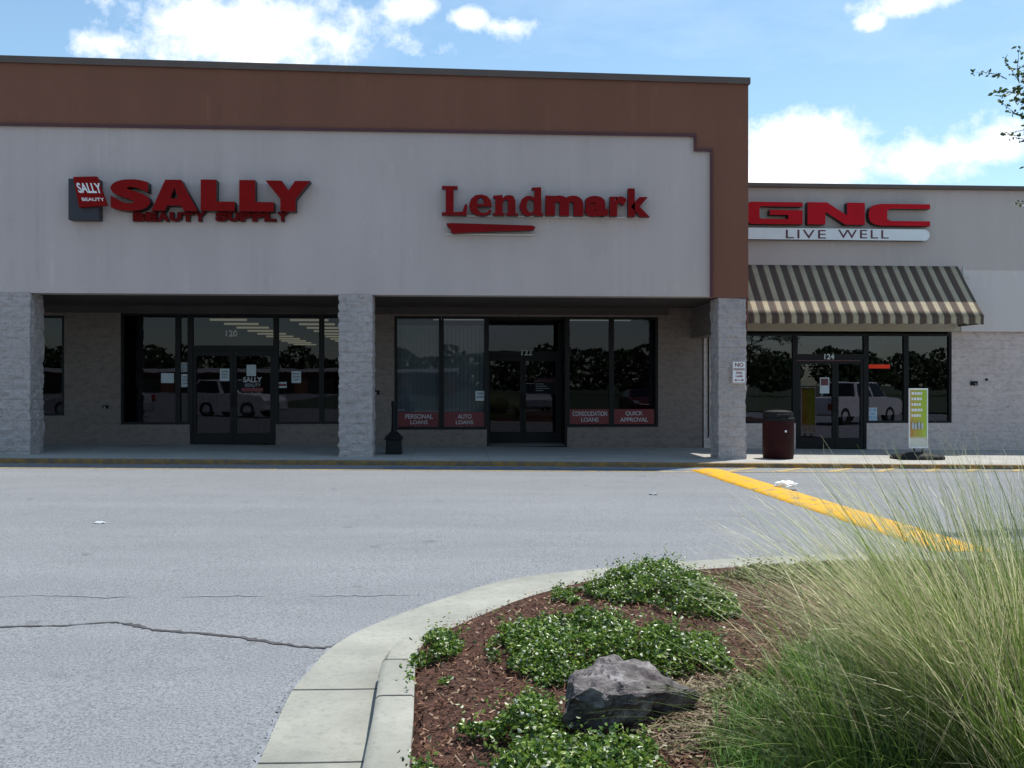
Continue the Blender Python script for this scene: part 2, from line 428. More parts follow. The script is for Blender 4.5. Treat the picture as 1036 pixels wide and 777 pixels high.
ck = [(x, y+random.uniform(-.02, .02)) for x, y in ck]
strip('road_seam', ck, [.034*max(.0, min(1, .45+1.6*mnoise.noise(Vector((q[0]*2.1, 3, 0))))) for q in ck], M['seam'], .004, .6)
for a, b in [((735, 476.5), (776, 471)), ((787, 476.5), (829, 471)), ((840, 476.5), (877, 471)), ((888, 476.5), (923, 470.5)), ((937, 476.5), (964, 470.5)), ((980, 476), (1006, 470.3)), ((1026, 476), (1050, 470.3))]:
    p, q = ground(*a), ground(*b); strip('road_marking', [p, ((p[0]+q[0])/2, (p[1]+q[1])/2), q], .14, M['hatch'], .004)
p, q = ground(722, 477.2), ground(1060, 476.6); strip('road_marking', [p, q], .10, M['hatch'], .008)
strip('road_marking', [(-1.2, 18.05), (4.3, 18.05)], .34, M['blue'], .004)
strip('road_marking', [(-30, 17.55), (-8, 17.55), (-2, 17.55), (4.4, 17.55)], .09, M['hatch'], .004)

# pavement in front of the shops, with its painted kerb
mb = MB()
xs = [-40, -30, -20, -10, 0, 10, 20, 30, 40]
for a, b in zip(xs, xs[1:]):
    mb.hexa([(a, KERB+.16, -.7), (b, KERB+.16, -.7), (b, BACK-.002, -.7), (a, BACK-.002, -.7), (a, KERB+.16, walk_z(a)), (b, KERB+.16, walk_z(b)), (b, BACK-.002, walk_z(b)), (a, BACK-.002, walk_z(a))])
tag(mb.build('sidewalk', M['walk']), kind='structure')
mb = MB()
for a, b in zip(xs, xs[1:]):
    mb.hexa([(a, KERB, -.7), (b, KERB, -.7), (b, KERB+.155, -.7), (a, KERB+.155, -.7), (a, KERB, walk_z(a)+.003), (b, KERB, walk_z(b)+.003), (b, KERB+.155, walk_z(b)+.003), (a, KERB+.155, walk_z(a)+.003)])
tag(mb.build('sidewalk_kerb', M['kerb_paint'], bevel=.015), kind='structure')

# ------------------------------------------------------------------ planted island
HK = .12
pairs = [((-.80, -6), (-.16, -6)), ((-.80, 2.5), (-.155, 2.5))]
for o, xi in (((261, 775), -.158), ((278, 737), -.165), ((296, 700), -.178), ((318, 674), -.178)):
    g = ground(*o); pairs.append((g, (xi, g[1])))
pairs.append((ground(336, 656), (-.160, 5.76)))
for o, i in [((367, 638), (433, 636)), ((414, 619), (456, 628)), ((441, 609.5), (485, 616)), ((510, 588), (537, 597)), ((580, 578.6), (602, 581)), ((640, 573), (655, 575)), ((718, 567), (725, 570)),
             ((800, 563), (805, 566)), ((900, 560.5), (903, 563)), ((1036, 559), (1036, 561.5))]:
    pairs.append((ground(*o), ground(i[0], i[1], HK)))
pairs.append(((9, 9.6), (9, 8.95))); pairs.append(((14, 9.7), (14, 9.05)))
O = smooth_line([p[0] for p in pairs], 7); I = smooth_line([p[1] for p in pairs], 7)
mb = MB(); rows = []
def kerb_h(o, i):
    y = (o[1]+i[1])/2
    f = max(0, min(1, (5.35-y)/.35)) if i[0] < 1 else 0
    return .075+.06*f*f*(3-2*f)
for jj, (o, i) in enumerate(zip(O, I)):
    L = sqrt((o[0]-i[0])**2+(o[1]-i[1])**2); kw = min(.172, .30*L)
    f = 1-kw/L; h = .125 if jj <= 30 else .06
    P = lambda t: (o[0]+(i[0]-o[0])*t, o[1]+(i[1]-o[1])*t)
    soft = 0 if h > .12 else .03
    sec = [(-.0, -.02), (.0, .012), (f*.5, .012), (f-.02-soft, .014), (f-.010+soft*.3, h-.014), (f+.012, h-.002), (f+.05, h), (.98, h), (1, h-.008), (1.0, -.05)]
    rows.append([(*P(t), road_z(*P(t))+z) for t, z in sec])
k = len(rows[0])
for r in rows: mb.v += r
for a in range(len(rows)-1):
    for b in range(k-1): mb.f.append((a*k+b, (a+1)*k+b, (a+1)*k+b+1, a*k+b+1)); mb.m.append(0)
kb = tag(mb.build('island_kerb', M['kerb'], smooth=True, edge=38), kind='structure')
# joints in the kerb
def joint(idx, lo=1, hi=9):
    r0 = rows[idx]; mb = MB(); d = (Vector(rows[idx+1][2])-Vector(r0[2])).normalized()*.006
    for a, b in zip(r0[lo:hi], r0[lo+1:hi]):
        a, b = Vector(a)+Vector((0, 0, .0025)), Vector(b)+Vector((0, 0, .0025)); mb.quad(a-d, b-d, b+d, a+d)
    tag(mb.build('kerb_joint', M['crack']), kind='structure')
joint(28, 1, 4); joint(14, 1, 4); joint(22, 4, 9); joint(8, 4, 9); joint(30, 4, 9)
# dark grit line where road and gutter meet
strip('gutter_grime', [(p[0]-.012, p[1]+.004) for p in smooth_line(O[6:], 4)], .022, M['seam'], .005, .9)

def inside_x(y):      # left edge of the bed at depth y
    return None
def bed_z(x, y):
    # distance to the inner kerb line
    d = min((x-p[0])**2+(y-p[1])**2 for p in I[::3]); d = sqrt(d)
    m = min(1, d/1.2); m = m*m*(3-2*m)
    return road_z(x, y)+.085+.10*m+.03*mnoise.noise(Vector((x*1.7, y*1.7, 0)))*m
mb = MB(); ncol = 46
for j, p in enumerate(I):
    tY = -6+(9.0+6)*(j/(len(I)-1)); tx = 14
    tgt = (tx, min(8.9, max(-6, tY)))
    for c in range(ncol):
        f = (c/(ncol-1))**1.8
        x = p[0]+(tgt[0]-p[0])*f; y = p[1]+(tgt[1]-p[1])*f
        mb.v.append((x, y, bed_z(x, y)-(.03 if c == 0 else 0)))
for j in range(len(I)-1):
    for c in range(ncol-1): mb.f.append((j*ncol+c, j*ncol+c+1, (j+1)*ncol+c+1, (j+1)*ncol+c)); mb.m.append(0)
tag(mb.build('mulch_bed', M['mulch'], smooth=True), kind='structure')
IP = [(p[0], p[1]) for p in I]+[(14, -6)]
def in_poly(x, y, P):
    c = False; n = len(P); j = n-1
    for i in range(n):
        if (P[i][1] > y) != (P[j][1] > y) and x < (P[j][0]-P[i][0])*(y-P[i][1])/(P[j][1]-P[i][1])+P[i][0]: c = not c
        j = i
    return c
# bark chips
mb = MB(); cnt = 0
while cnt < 26000:
    y = 3.0+6*random.random()**1.35; x = random.uniform(-.4, .75*y+.6)
    if x > 5 or not in_poly(x, y, IP): continue
    z = bed_z(x, y)+random.uniform(.0, .018); a = random.uniform(0, pi); L = random.uniform(.006, .022)*random.choice((.8, 1, 1.25)); w = random.uniform(.002, .006)
    t = random.gauss(0, .45); r = random.gauss(0, .5)
    d = Vector((cos(a)*cos(t), sin(a)*cos(t), sin(t)))*L; n = Vector((-sin(a)*cos(r), cos(a)*cos(r), sin(r)))*w; c = Vector((x, y, z+.006))
    mb.quad(c-d-n, c+d-n*.6, c+d+n, c-d+n*.8); cnt += 1
tag(mb.build('mulch_chips', M['chip']), 'loose red brown bark mulch chips covering the planted island', 'mulch', kind='stuff')

mb = MB(); SP = [ground(*q, .16) for q in ((655, 742), (668, 715), (700, 694), (738, 690), (752, 715), (735, 752), (690, 770))]; cnt = 0
while cnt < 2600:
    x = random.uniform(min(q[0] for q in SP)-.1, max(q[0] for q in SP)+.1); y = random.uniform(min(q[1] for q in SP)-.1, max(q[1] for q in SP)+.1)
    if not in_poly(x+random.gauss(0, .05), y+random.gauss(0, .05), SP): continue
    a = random.uniform(0, pi); L = random.uniform(.012, .045); d = Vector((cos(a), sin(a), random.gauss(0, .15)))*L; n = Vector((-sin(a), cos(a), random.gauss(0, .4)))*random.uniform(.0012, .003)
    c = Vector((x, y, bed_z(x, y)+random.uniform(.01, .03))); mb.quad(c-d-n, c+d-n, c+d+n, c-d+n); cnt += 1
tag(mb.build('dry_straw', M['straw']), 'patch of pale dry straw on the mulch right of the boulder', 'straw', kind='stuff')
# ground cover
def leaf(mb, c, d, w, L, W, fold=.25):
    """six-sided leaf: c base, d direction, w side"""
    up = d.cross(w)
    a = c; t = c+d*L
    l1 = c+d*L*.35+w*W+up*W*fold; l2 = c+d*L*.7+w*W*.75+up*W*fold
    r1 = c+d*L*.35-w*W+up*W*fold; r2 = c+d*L*.7-w*W*.75+up*W*fold
    n = len(mb.v); mb.v += [tuple(a), tuple(l1), tuple(l2), tuple(t), tuple(r2), tuple(r1)]
    mb.f += [(n, n+3, n+2, n+1), (n, n+5, n+4, n+3)]; mb.m += [0, 0]
def rdir(z0=-.2, z1=1):
    a = random.uniform(0, 2*pi); z = random.uniform(z0, z1); r = sqrt(max(0, 1-z*z)); return Vector((r*cos(a), r*sin(a), z))
def cover(polys, mat, hgt, dens, label, L=(.015, .030)):
    mb = MB(); st = MB()
    for poly in polys:
        P = [ground(px, py, .16) for px, py in poly]
        x0, x1 = min(p[0] for p in P), max(p[0] for p in P); y0, y1 = min(p[1] for p in P), max(p[1] for p in P)
        n = int((x1-x0)*(y1-y0)*dens)
        for _ in range(n):
            x, y = random.uniform(x0, x1), random.uniform(y0, y1)
            nx = .22*mnoise.noise(Vector((x*3, y*3, 5))); ny = .22*mnoise.noise(Vector((x*3, y*3, 9)))
            if not in_poly(x+nx, y+ny, P): continue
            if mnoise.noise(Vector((x*5.5, y*5.5, 2))) < -.30: continue
            de = min(sqrt((x+nx-(a[0]+(b[0]-a[0])*t))**2+(y+ny-(a[1]+(b[1]-a[1])*t))**2) for a, b in zip(P, P[1:]+P[:1]) for t in (0, .25, .5, .75))
            hh = hgt*min(1, .25+de/.28)*(.65+.55*mnoise.noise(Vector((x*6, y*6, 1)))+.35)
            z = bed_z(x, y)+hh*sqrt(random.random())
            for q in range(2):
                d = rdir(-.25, .8); w = d.cross(rdir(-1, 1)).normalized()
                l = random.uniform(*L); leaf(mb, Vector((x, y, z)), d, w, l, l*.30)
            if random.random() < .03: # runner sticking up
                p = Vector((x, y, z)); d = (rdir(.3, 1)).normalized()
                for q in range(5):
                    p = p+d*.022; e = rdir(-.1, .7); leaf(mb, p, e, e.cross(d).normalized(), .024, .007)
    return tag(mb.build('ground_cover', mat), label, 'ground cover', kind='stuff')
cover([[(596, 600), (612, 584), (645, 572), (682, 575), (716, 594), (752, 618), (768, 636), (700, 634), (640, 616)],
       [(494, 654), (518, 634), (560, 630), (620, 640), (668, 652), (722, 664), (735, 688), (690, 694), (610, 690), (545, 684), (508, 670)],
       [(412, 680), (420, 660), (432, 640), (452, 632), (468, 640), (460, 655), (440, 668), (425, 690)],
       [(466, 735), (500, 712), (540, 702), (562, 702), (578, 738), (612, 758), (660, 764), (676, 800), (640, 860), (470, 860)],
       [(418, 770), (440, 765), (450, 800), (420, 820)],
       [(560, 598), (590, 588), (600, 600), (575, 606)]],
      M['cover'], .14, 9500, 'glossy dark green ground cover vines spreading in patches over the mulch')
cover([[(725, 588), (760, 573), (830, 570), (900, 572), (900, 590), (820, 592), (760, 598)], [(745, 700), (770, 690), (840, 700), (850, 760), (800, 800), (730, 810), (720, 770)]],
      M['coverdry'], .08, 3000, 'thin yellowish ground cover behind and below the tall grass')

# ------------------------------------------------------------------ tall grass
def clump(name, cx, cy, r, n, hmin, hmax, spread, mixg, label, lean=(0, 0), plume=.3):
    cz = bed_z(cx, cy)-.02
    root = thing(name, (cx, cy, cz), label, 'grass clump', 'ornamental grass clumps on the island')
    mb = MB(); pl = MB()
    for i in range(n):
        a = random.uniform(0, 2*pi); rr = r*sqrt(random.random())
        b = Vector((cx+rr*cos(a), cy+rr*sin(a), cz)); az = a+random.gauss(0, .7)
        L = random.uniform(hmin, hmax); out = spread*random.betavariate(1.7, 1.7)+.08
        dirv = Vector((cos(az), sin(az), 0)); side = Vector((-sin(az), cos(az), 0))
        w = random.choice((.0011, .0015, .002, .0026, .0034))*random.uniform(.85, 1.15); N = 8; theta = out*.62; p = b.copy()
        kind = random.random(); straw = kind < mixg
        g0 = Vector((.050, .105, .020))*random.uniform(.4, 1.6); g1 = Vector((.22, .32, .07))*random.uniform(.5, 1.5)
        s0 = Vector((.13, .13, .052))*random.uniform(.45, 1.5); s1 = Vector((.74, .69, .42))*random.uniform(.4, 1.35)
        sway = random.gauss(0, .16)*(2.5 if random.random() < .08 else 1); base = len(mb.v); pts = []
        for k in range(N+1):
            t = k/N; pts.append(p.copy())
            ww = w*(1-.85*t**1.5); q = side*ww
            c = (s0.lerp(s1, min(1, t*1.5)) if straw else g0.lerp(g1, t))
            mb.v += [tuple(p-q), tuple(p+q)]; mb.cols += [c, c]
            th = theta+out*.75*t*t
            d = dirv*sin(th)+Vector((lean[0], lean[1], 0))*t+Vector((0, 0, 1))*cos(th)+side*sway*t
            p = p+d.normalized()*(L/N)
            if p.z < cz+.03: p.z = cz+.03
        for k in range(N): mb.f.append((base+2*k, base+2*k+1, base+2*k+3, base+2*k+2)); mb.m.append(0)
        if straw and random.random() < plume:   # airy seed head at the tip
            e = pts[-1]; d = (pts[-1]-pts[-3]).normalized(); c = s1*1.1
            for q in range(4):
                s = e-d*.05*q; w2 = (d+rdir(-.6, .6)*.45).normalized()*random.uniform(.05, .11); sd = w2.cross(rdir(-1, 1)).normalized()*.0008
                nb = len(pl.v); pl.v += [tuple(s-sd), tuple(s+sd), tuple(s+w2)]; pl.cols += [c]*3; pl.f.append((nb, nb+1, nb+2)); pl.m.append(0)
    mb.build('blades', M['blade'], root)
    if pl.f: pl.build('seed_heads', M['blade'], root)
    return root
gx, gy = ground(1000, 775, .18); clump('ornamental_grass', gx, gy, .26, 3000, .70, 1.32, 1.15, .60, 'large arching clump of pale feathery ornamental grass in the middle of the grasses', (-.55, .10))
gx, gy = ground(1100, 700, .18); clump('ornamental_grass', gx, gy, .24, 1500, .55, 1.12, 1.1, .42, 'feathery grass clump at the right edge behind the large arching clump', (-.35, .05))
gx, gy = ground(880, 800, .18); clump('ornamental_grass', gx, gy, .24, 620, .40, .95, 1.75, .15, 'low sprawling deep green grass clump, its blades spilling left over the mulch', (-.55, .02), .1)
gx, gy = ground(1060, 840, .18); clump('ornamental_grass', gx, gy, .22, 1500, .50, 1.05, 1.2, .35, 'green and straw grass clump in the lower right corner nearest the viewer', (-.35, 0), .2)
mb = MB(); TP_ = [ground(*q, .16) for q in ((735, 735), (775, 705), (810, 665), (880, 645), (960, 700), (960, 860), (720, 860), (712, 790))]; cnt = 0
while cnt < 7000:
    x = random.uniform(min(q[0] for q in TP_), max(q[0] for q in TP_)); y = random.uniform(min(q[1] for q in TP_), max(q[1] for q in TP_))
    if not in_poly(x+.1*mnoise.noise(Vector((x*4, y*4, 3))), y+.1*mnoise.noise(Vector((x*4, y*4, 7))), TP_) or mnoise.noise(Vector((x*5, y*5, 11))) < -.12: continue
    a = random.uniform(0, 2*pi); d = Vector((cos(a), sin(a), 0)); sd = Vector((-sin(a), cos(a), 0))*random.uniform(.0012, .0024); h = random.uniform(.05, .17); o = random.uniform(.2, 1.0)*h
    b = Vector((x, y, bed_z(x, y)-.01)); m1 = b+d*o*.35+Vector((0, 0, h*.65)); tp = b+d*o+Vector((0, 0, h)); n = len(mb.v); g = random.uniform(.5, 1.5)
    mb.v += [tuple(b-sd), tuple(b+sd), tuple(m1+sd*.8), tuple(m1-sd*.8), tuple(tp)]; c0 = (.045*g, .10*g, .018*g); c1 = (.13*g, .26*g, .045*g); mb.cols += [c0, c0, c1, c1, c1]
    mb.f += [(n, n+1, n+2, n+3), (n+3, n+2, n+4)]; mb.m += [0, 0]; cnt += 1
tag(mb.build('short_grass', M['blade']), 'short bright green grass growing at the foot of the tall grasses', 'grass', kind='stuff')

# ------------------------------------------------------------------ rock
import bmesh
bm = bmesh.new()
rx, ry = ground(640, 742, .12); sc_ = ry/1000.0; rz = road_z(rx, ry)+.12
def rp(px, py, dy): return ((px-640)*sc_, dy, (742-py)*sc_)
RB = [(570, 682, -.14), (577, 675, -.10), (592, 670, -.15), (606, 675, -.17), (628, 672, -.10), (650, 680, -.12), (674, 677, -.02), (698, 686, .0), (710, 694, .02), (690, 708, .06), (672, 724, .07),
      (568, 706, -.07), (574, 728, .02), (600, 744, .05), (622, 762, .07), (648, 762, .07), (662, 746, .08), (606, 688, -.18), (640, 690, -.15), (664, 692, -.08),
      (588, 676, .22), (618, 672, .28), (660, 676, .28), (690, 690, .22), (580, 730, .22), (690, 735, .2), (640, 740, .3)]
for q in RB: bm.verts.new(rp(*q))
bmesh.ops.convex_hull(bm, input=bm.verts[:])
bmesh.ops.delete(bm, geom=[v for v in bm.verts if not v.link_faces], context='VERTS')
bmesh.ops.triangulate(bm, faces=bm.faces[:])
for _ in range(4): bmesh.ops.subdivide_edges(bm, edges=[e for e in bm.edges if e.calc_length() > .028], cuts=1, use_grid_fill=True); bmesh.ops.triangulate(bm, faces=bm.faces[:])
bm.normal_update()
for v in bm.verts:
    c = v.co.copy(); st = mnoise.voronoi(c*9+Vector((.3, .1, .7)))
    d = .034*mnoise.noise(c*5+Vector((2, 0, 1)))+.022*(mnoise.noise(st[1][0]*3.1))+.012*mnoise.noise(c*18)+.007*mnoise.noise(c*42)
    d -= .012*max(0, 1-(st[0][1]-st[0][0])/.12)
    v.co = c+v.normal*d
me = bpy.data.meshes.new('rock'); bm.to_mesh(me); bm.free()
me.transform(Matrix.Translation((rx, ry+.02, rz-.055)))
rk = link('rock', me, M['rock'], None, (rx, ry+.08, rz))
tag(rk, 'jagged grey boulder lying on the mulch among the ground cover', 'rock')
me.polygons.foreach_set('use_smooth', [False]*len(me.polygons))

# ------------------------------------------------------------------ speed bump and litter
mb = MB(); ys = [9.25+.25*i for i in range(36)]; prof = [(-.31, -.02), (-.31, .004), (-.22, .028), (-.12, .046), (0, .052), (.12, .046), (.22, .028), (.31, .004), (.31, -.02)]
cxb = lambda y: 4.98-.030*(y-9.4)
for j, y in enumerate(ys):
    e = 1 if 0 < j < len(ys)-1 else .1
    for dx, z in prof:
        x = cxb(y)+dx*(1+.03*mnoise.noise(Vector((y*2, dx, 0)))); mb.v.append((x, y, road_z(x, y)+z*e))
k = len(prof)
for j in range(len(ys)-1):
    for b in range(k-1): mb.f.append((j*k+b, j*k+b+1, (j+1)*k+b+1, (j+1)*k+b)); mb.m.append(0)
o = mb.build('speed_bump', M['yellow'], None, (4.95, 14, road_z(4.95, 14)), smooth=True)
tag(o, 'long worn yellow painted speed bump running from the sidewalk towards the island', 'speed bump')
def crumple(name, x, y, z, sx, sy, sz, mat, label, cat, seed):
    bm = bmesh.new(); bmesh.ops.create_icosphere(bm, subdivisions=3, radius=1)
    for v in bm.verts:
        c = v.co.copy(); d = 1+.45*mnoise.noise(c*2.2+Vector((seed, 0, 0)))+.2*mnoise.noise(c*6+Vector((seed, 0, 0)))
        v.co = (x+c.x*d*sx, y+c.y*d*sy, z+max(0, c.z*d*.8+.25)*sz)
    me = bpy.data.meshes.new(name); bm.to_mesh(me); bm.free()
    return tag(link(name, me, mat, None, (x, y, z)), label, cat)
x, y = ground(795, 495); crumple('crumpled_bag', x, y, road_z(x, y)+.055, .17, .13, .075, M['white'], 'crumpled white plastic bag lying on the yellow speed bump', 'litter', 3)
x, y = ground(661, 500); crumple('paper_scrap', x, y, road_z(x, y)+.003, .06, .05, .02, M['greypaper'], 'small grey scrap of litter on the asphalt left of the yellow speed bump', 'litter', 8)
x, y = ground(101, 529); crumple('paper_scrap', x, y, road_z(x, y)+.003, .06, .04, .015, M['paper'], 'small pale scrap of paper on the open asphalt at left', 'litter', 5)

# ------------------------------------------------------------------ buildings
XL, XR = -30.0, 6.01
ZS = 3.36; ZB = 6.585; zt = lambda x: 7.90-.0098*(x+9.3)
bld = thing('shopping_plaza', (-8, FRONT, walk_z(-8)), 'tall pale stucco shop building with brown band on top and pale block pillars', 'building')
right = thing('plaza_wing', (14, BACK, walk_z(14)), 'lower grey stucco shop building at right with striped awning over its windows', 'building')
# upper front wall: pale panel with brown surround standing 3 cm proud
xn1, _ = at(702, 140, FRONT); xn2, _ = at(718.5, 140, FRONT)
_, zn1 = at(702, 137.5, FRONT); _, zn2 = at(718, 152.5, FRONT)
mb = MB(); mb.box(XL, XR-.03, FRONT+.03, FRONT+.40, ZS, 7.55); mb.build('stucco_panel', M['stucco'], bld)
mb = MB()
def slopebox(x0, x1, y0, y1, z0, f=zt): mb.hexa([(x0, y0, z0), (x1, y0, z0), (x1, y1, z0), (x0, y1, z0), (x0, y0, f(x0)), (x1, y0, f(x1)), (x1, y1, f(x1)), (x0, y1, f(x0))])
slopebox(XL, xn1, FRONT, FRONT+.028, zn1)
slopebox(xn1, xn2, FRONT, FRONT+.028, zn2)
slopebox(xn2, XR, FRONT, FRONT+.028, ZS-.02)
mb.build('brown_band', M['brown'], bld)
mb = MB(); slopebox(XR-.028, XR, FRONT+.0285, BACK+14, 2.68); slopebox(XL, XR-.03, FRONT+.402, FRONT+.55, 6.9)
mb.build('side_wall', M['brown'], bld)
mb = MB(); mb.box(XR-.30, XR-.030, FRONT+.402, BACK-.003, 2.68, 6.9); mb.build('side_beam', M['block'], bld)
T = .045
mb = MB()
mb.box(XL, xn1+T, FRONT-.035, FRONT-.002, zn1-T*.2, zn1+T); mb.box(xn1, xn1+T, FRONT-.035, FRONT-.002, zn2+T, zn1-T*.2-.001)
mb.box(xn1, xn2+T, FRONT-.037, FRONT-.002, zn2-T*.2, zn2+T-.001); mb.box(xn2, xn2+T, FRONT-.035, FRONT-.002, ZS, zn2-T*.2-.001)
mb.build('trim', M['trim'], bld)
mb = MB()
for a, b in ((XL, XR+.03),):
    mb.hexa([(a, FRONT-.05, zt(a)-.11), (b, FRONT-.05, zt(b)-.11), (b, FRONT+.7, zt(b)-.11), (a, FRONT+.7, zt(a)-.11), (a, FRONT-.05, zt(a)+.02), (b, FRONT-.05, zt(b)+.02), (b, FRONT+.7, zt(b)+.02), (a, FRONT+.7, zt(a)+.02)])
mb.box(XL, XR+.03, FRONT-.062, FRONT-.052, zt(0)-.02, zt(0)+.0) if False else None
mb.build('coping', M['coping'], bld)
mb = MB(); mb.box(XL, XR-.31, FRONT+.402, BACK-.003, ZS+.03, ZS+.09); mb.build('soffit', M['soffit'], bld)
mb = MB(); mb.box(XL, XR-.035, FRONT+.56, BACK+14, 6.7, 6.88); mb.build('roof', M['roof'], bld)

def pillar(parent, x0, x1, y0, y1, ztop):
    mb = MB(); st = .04
    def face(n, w, h, fn, nn):
        W = max(2, int(w/st)); H = max(2, int(h/st)); b = len(mb.v)
        for j in range(H+1):
            for i in range(W+1):
                p = Vector(fn(i/W, j/H)); q = p
                cx_, cy_ = (x0+x1)/2, (y0+y1)/2
                r = Vector((p.x-cx_, p.y-cy_, 0)).normalized()
                d = .030*mnoise.noise(Vector((p.x*6, p.y*6, p.z*9)))+.018*mnoise.noise(Vector((p.x*17, p.y*17, p.z*19)))
                cf = ((p.z+.0114*p.x) % .2)/.2; d -= .012 if (cf < .05) else 0
                mb.v.append(tuple(p+r*d))
        for j in range(H):
            for i in range(W): mb.f.append((b+j*(W+1)+i, b+j*(W+1)+i+1, b+(j+1)*(W+1)+i+1, b+(j+1)*(W+1)+i)); mb.m.append(0)
    zb = walk_z(x0)-.05; h = ztop-zb
    face(0, x1-x0, h, lambda u, v: (x0+(x1-x0)*u, y0, zb+h*v), 0)
    face(1, y1-y0, h, lambda u, v: (x1, y0+(y1-y0)*u, zb+h*v), 0)
    face(2, x1-x0, h, lambda u, v: (x1+(x0-x1)*u, y1, zb+h*v), 0)
    face(3, y1-y0, h, lambda u, v: (x0, y1+(y0-y1)*u, zb+h*v), 0)
    mb.build('pillar', M['pier'], parent)
pillar(bld, -9.35, -8.08, FRONT+.01, FRONT+.66, ZS-.004)
pillar(bld, -2.18, -1.52, FRONT+.01, FRONT+.66, ZS-.004)
pillar(bld, 5.40, 5.965, FRONT+.01, FRONT+.62, ZS-.024)
pillar(bld, -16.2, -15.5, FRONT+.01, FRONT+.66, ZS-.004)

# shop front openings on the BACK plane: (x0, x1, sill, head)
def X(px): return at(px, 400, BACK)[0]
def Zb(px, py): return at(px, py, BACK)[1]
o1 = (X(20), X(65), Zb(60, 420), 3.16); o2 = (X(122), X(371), Zb(160, 429), 3.22); o3 = (X(399), X(666), (Zb(446, 434.2), Zb(619, 431.6)), 3.18)
o4 = (X(738), X(963), Zb(920, 427.5), Zb(900, 337))
d2 = (X(192), X(279)); d3 = (X(492.5), X(574)); d4 = (X(805), X(877))
def shop_wall(x0, x1, ops, ztop, parent, mat):
    mb = MB(); c = x0
    for (a, b, sill, head), (da, db) in ops:
        mb.box(c, a, BACK, BACK+.2, -.6, ztop)
        sa, sb = sill if isinstance(sill, tuple) else (sill, sill)
        if da > a: mb.box(a, da, BACK, BACK+.2, -.6, sa)
        if db: mb.box(db, b, BACK, BACK+.2, -.6, sb)
        mb.box(a, b, BACK, BACK+.2, head, ztop); c = b
    mb.box(c, x1, BACK, BACK+.2, -.6, ztop)
    return mb.build('wall', mat, parent)
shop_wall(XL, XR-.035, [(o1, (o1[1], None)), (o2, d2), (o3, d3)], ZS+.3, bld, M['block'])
mb = MB()
c0 = XR+.002
mb.box(c0, o4[0], BACK, BACK+.2, -.6, 2.86); mb.box(o4[0], d4[0], BACK, BACK+.2, -.6, o4[2]); mb.box(d4[1], o4[1], BACK, BACK+.2, -.6, o4[2]); mb.box(o4[1], 45, BACK, BACK+.2, -.6, 2.86)
mb.build('wall', M['gblock'], right)
GZ = 6.25
_, zband = at(1000, 273, BACK-.1)
mb = MB(); mb.box(c0, 45, BACK-.12, BACK+.3, zband, GZ); mb.build('stucco_panel', M['gstucco'], right)
xb, _ = at(972, 300, BACK-.1)
mb = MB(); mb.box(xb, 45, BACK-.12, BACK+.3, 2.86, zband-.001); mb.build('light_band', M['gband'], right)
mb = MB(); mb.box(c0, xb-.001, BACK-.10, BACK+.3, 2.862, zband-.001); mb.build('awning_backing', M['beige'], right)
mb = MB(); mb.box(c0, 45, BACK-.24, BACK+.5, GZ, GZ+.09); mb.build('coping', M['coping'], right)
mb = MB(); mb.box(c0, 45, BACK+.31, BACK+14, 5.9, 6.1); mb.build('roof', M['roof'], right)
(lx, lz1), (lx2, lz2) = at(974, 270, BACK-.13), at(980, 280, BACK-.13)
mb = MB(); mb.box(lx, lx+.03, BACK-.155, BACK-.121, lz2, lz1); mb.box(lx+.031, lx2+.02, BACK-.155, BACK-.121, lz2, lz2+.03); mb.build('bracket', M['offwhite'], right)

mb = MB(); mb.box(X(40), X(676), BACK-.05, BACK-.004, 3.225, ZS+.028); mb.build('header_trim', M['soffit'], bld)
# interiors
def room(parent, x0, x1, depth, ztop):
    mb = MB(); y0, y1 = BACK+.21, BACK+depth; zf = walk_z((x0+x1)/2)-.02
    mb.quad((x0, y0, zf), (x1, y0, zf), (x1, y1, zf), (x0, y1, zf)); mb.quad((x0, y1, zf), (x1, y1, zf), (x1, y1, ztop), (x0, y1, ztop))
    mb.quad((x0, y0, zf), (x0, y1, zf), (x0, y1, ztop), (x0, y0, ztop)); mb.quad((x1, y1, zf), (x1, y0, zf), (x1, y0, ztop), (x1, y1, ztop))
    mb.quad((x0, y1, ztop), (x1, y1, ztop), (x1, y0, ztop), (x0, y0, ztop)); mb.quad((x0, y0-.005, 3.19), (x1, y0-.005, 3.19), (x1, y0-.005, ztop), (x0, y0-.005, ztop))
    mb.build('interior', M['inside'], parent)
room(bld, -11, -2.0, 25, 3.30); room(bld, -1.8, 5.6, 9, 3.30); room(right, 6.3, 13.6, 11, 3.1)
def shelf_unit(parent, x0, x1, y0, y1, zf, h):
    mb = MB(); mb.box(x0, x1, y0+.05, y1-.05, zf, zf+h)
    z = zf+.15
    while z < zf+h-.2:
        mb.box(x0-.02, x1+.02, y0, y1, z, z+.03)
        x = x0
        while x < x1-.1:
            w = random.uniform(.08, .2); hh = random.uniform(.12, .26); mb.box(x, x+w*.9, y0+.005, y0+.04, z+.032, z+.032+hh); x += w
        z += .36
    mb.build('display_shelf', M['shelf'], parent)
for i in range(4): shelf_unit(bld, -10.3+2.1*i, -9.4+2.1*i, BACK+3.5, BACK+12, walk_z(-7), 1.5)
for i in range(3): shelf_unit(right, 7.2+2.0*i, 8.6+2.0*i, BACK+4, BACK+4.7, walk_z(10), 1.6)
for r, (x, w) in enumerate(((-6.0, .9), (-4.0, .95))):
    for i in range(11):
        y = BACK+.5+1.75*i; xx = x+(-.04*i); mb = MB(); mb.box(xx, xx+w, y, y+.11, 3.20, 3.25); mb.build('ceiling_light', M['tube'], bld)
for x in (.2, 3.4):
    mb = MB(); mb.box(x-.6, x+1.0, BACK+.75, BACK+.85, 3.14, 3.2); mb.build('ceiling_light', M['dimtube'], bld)

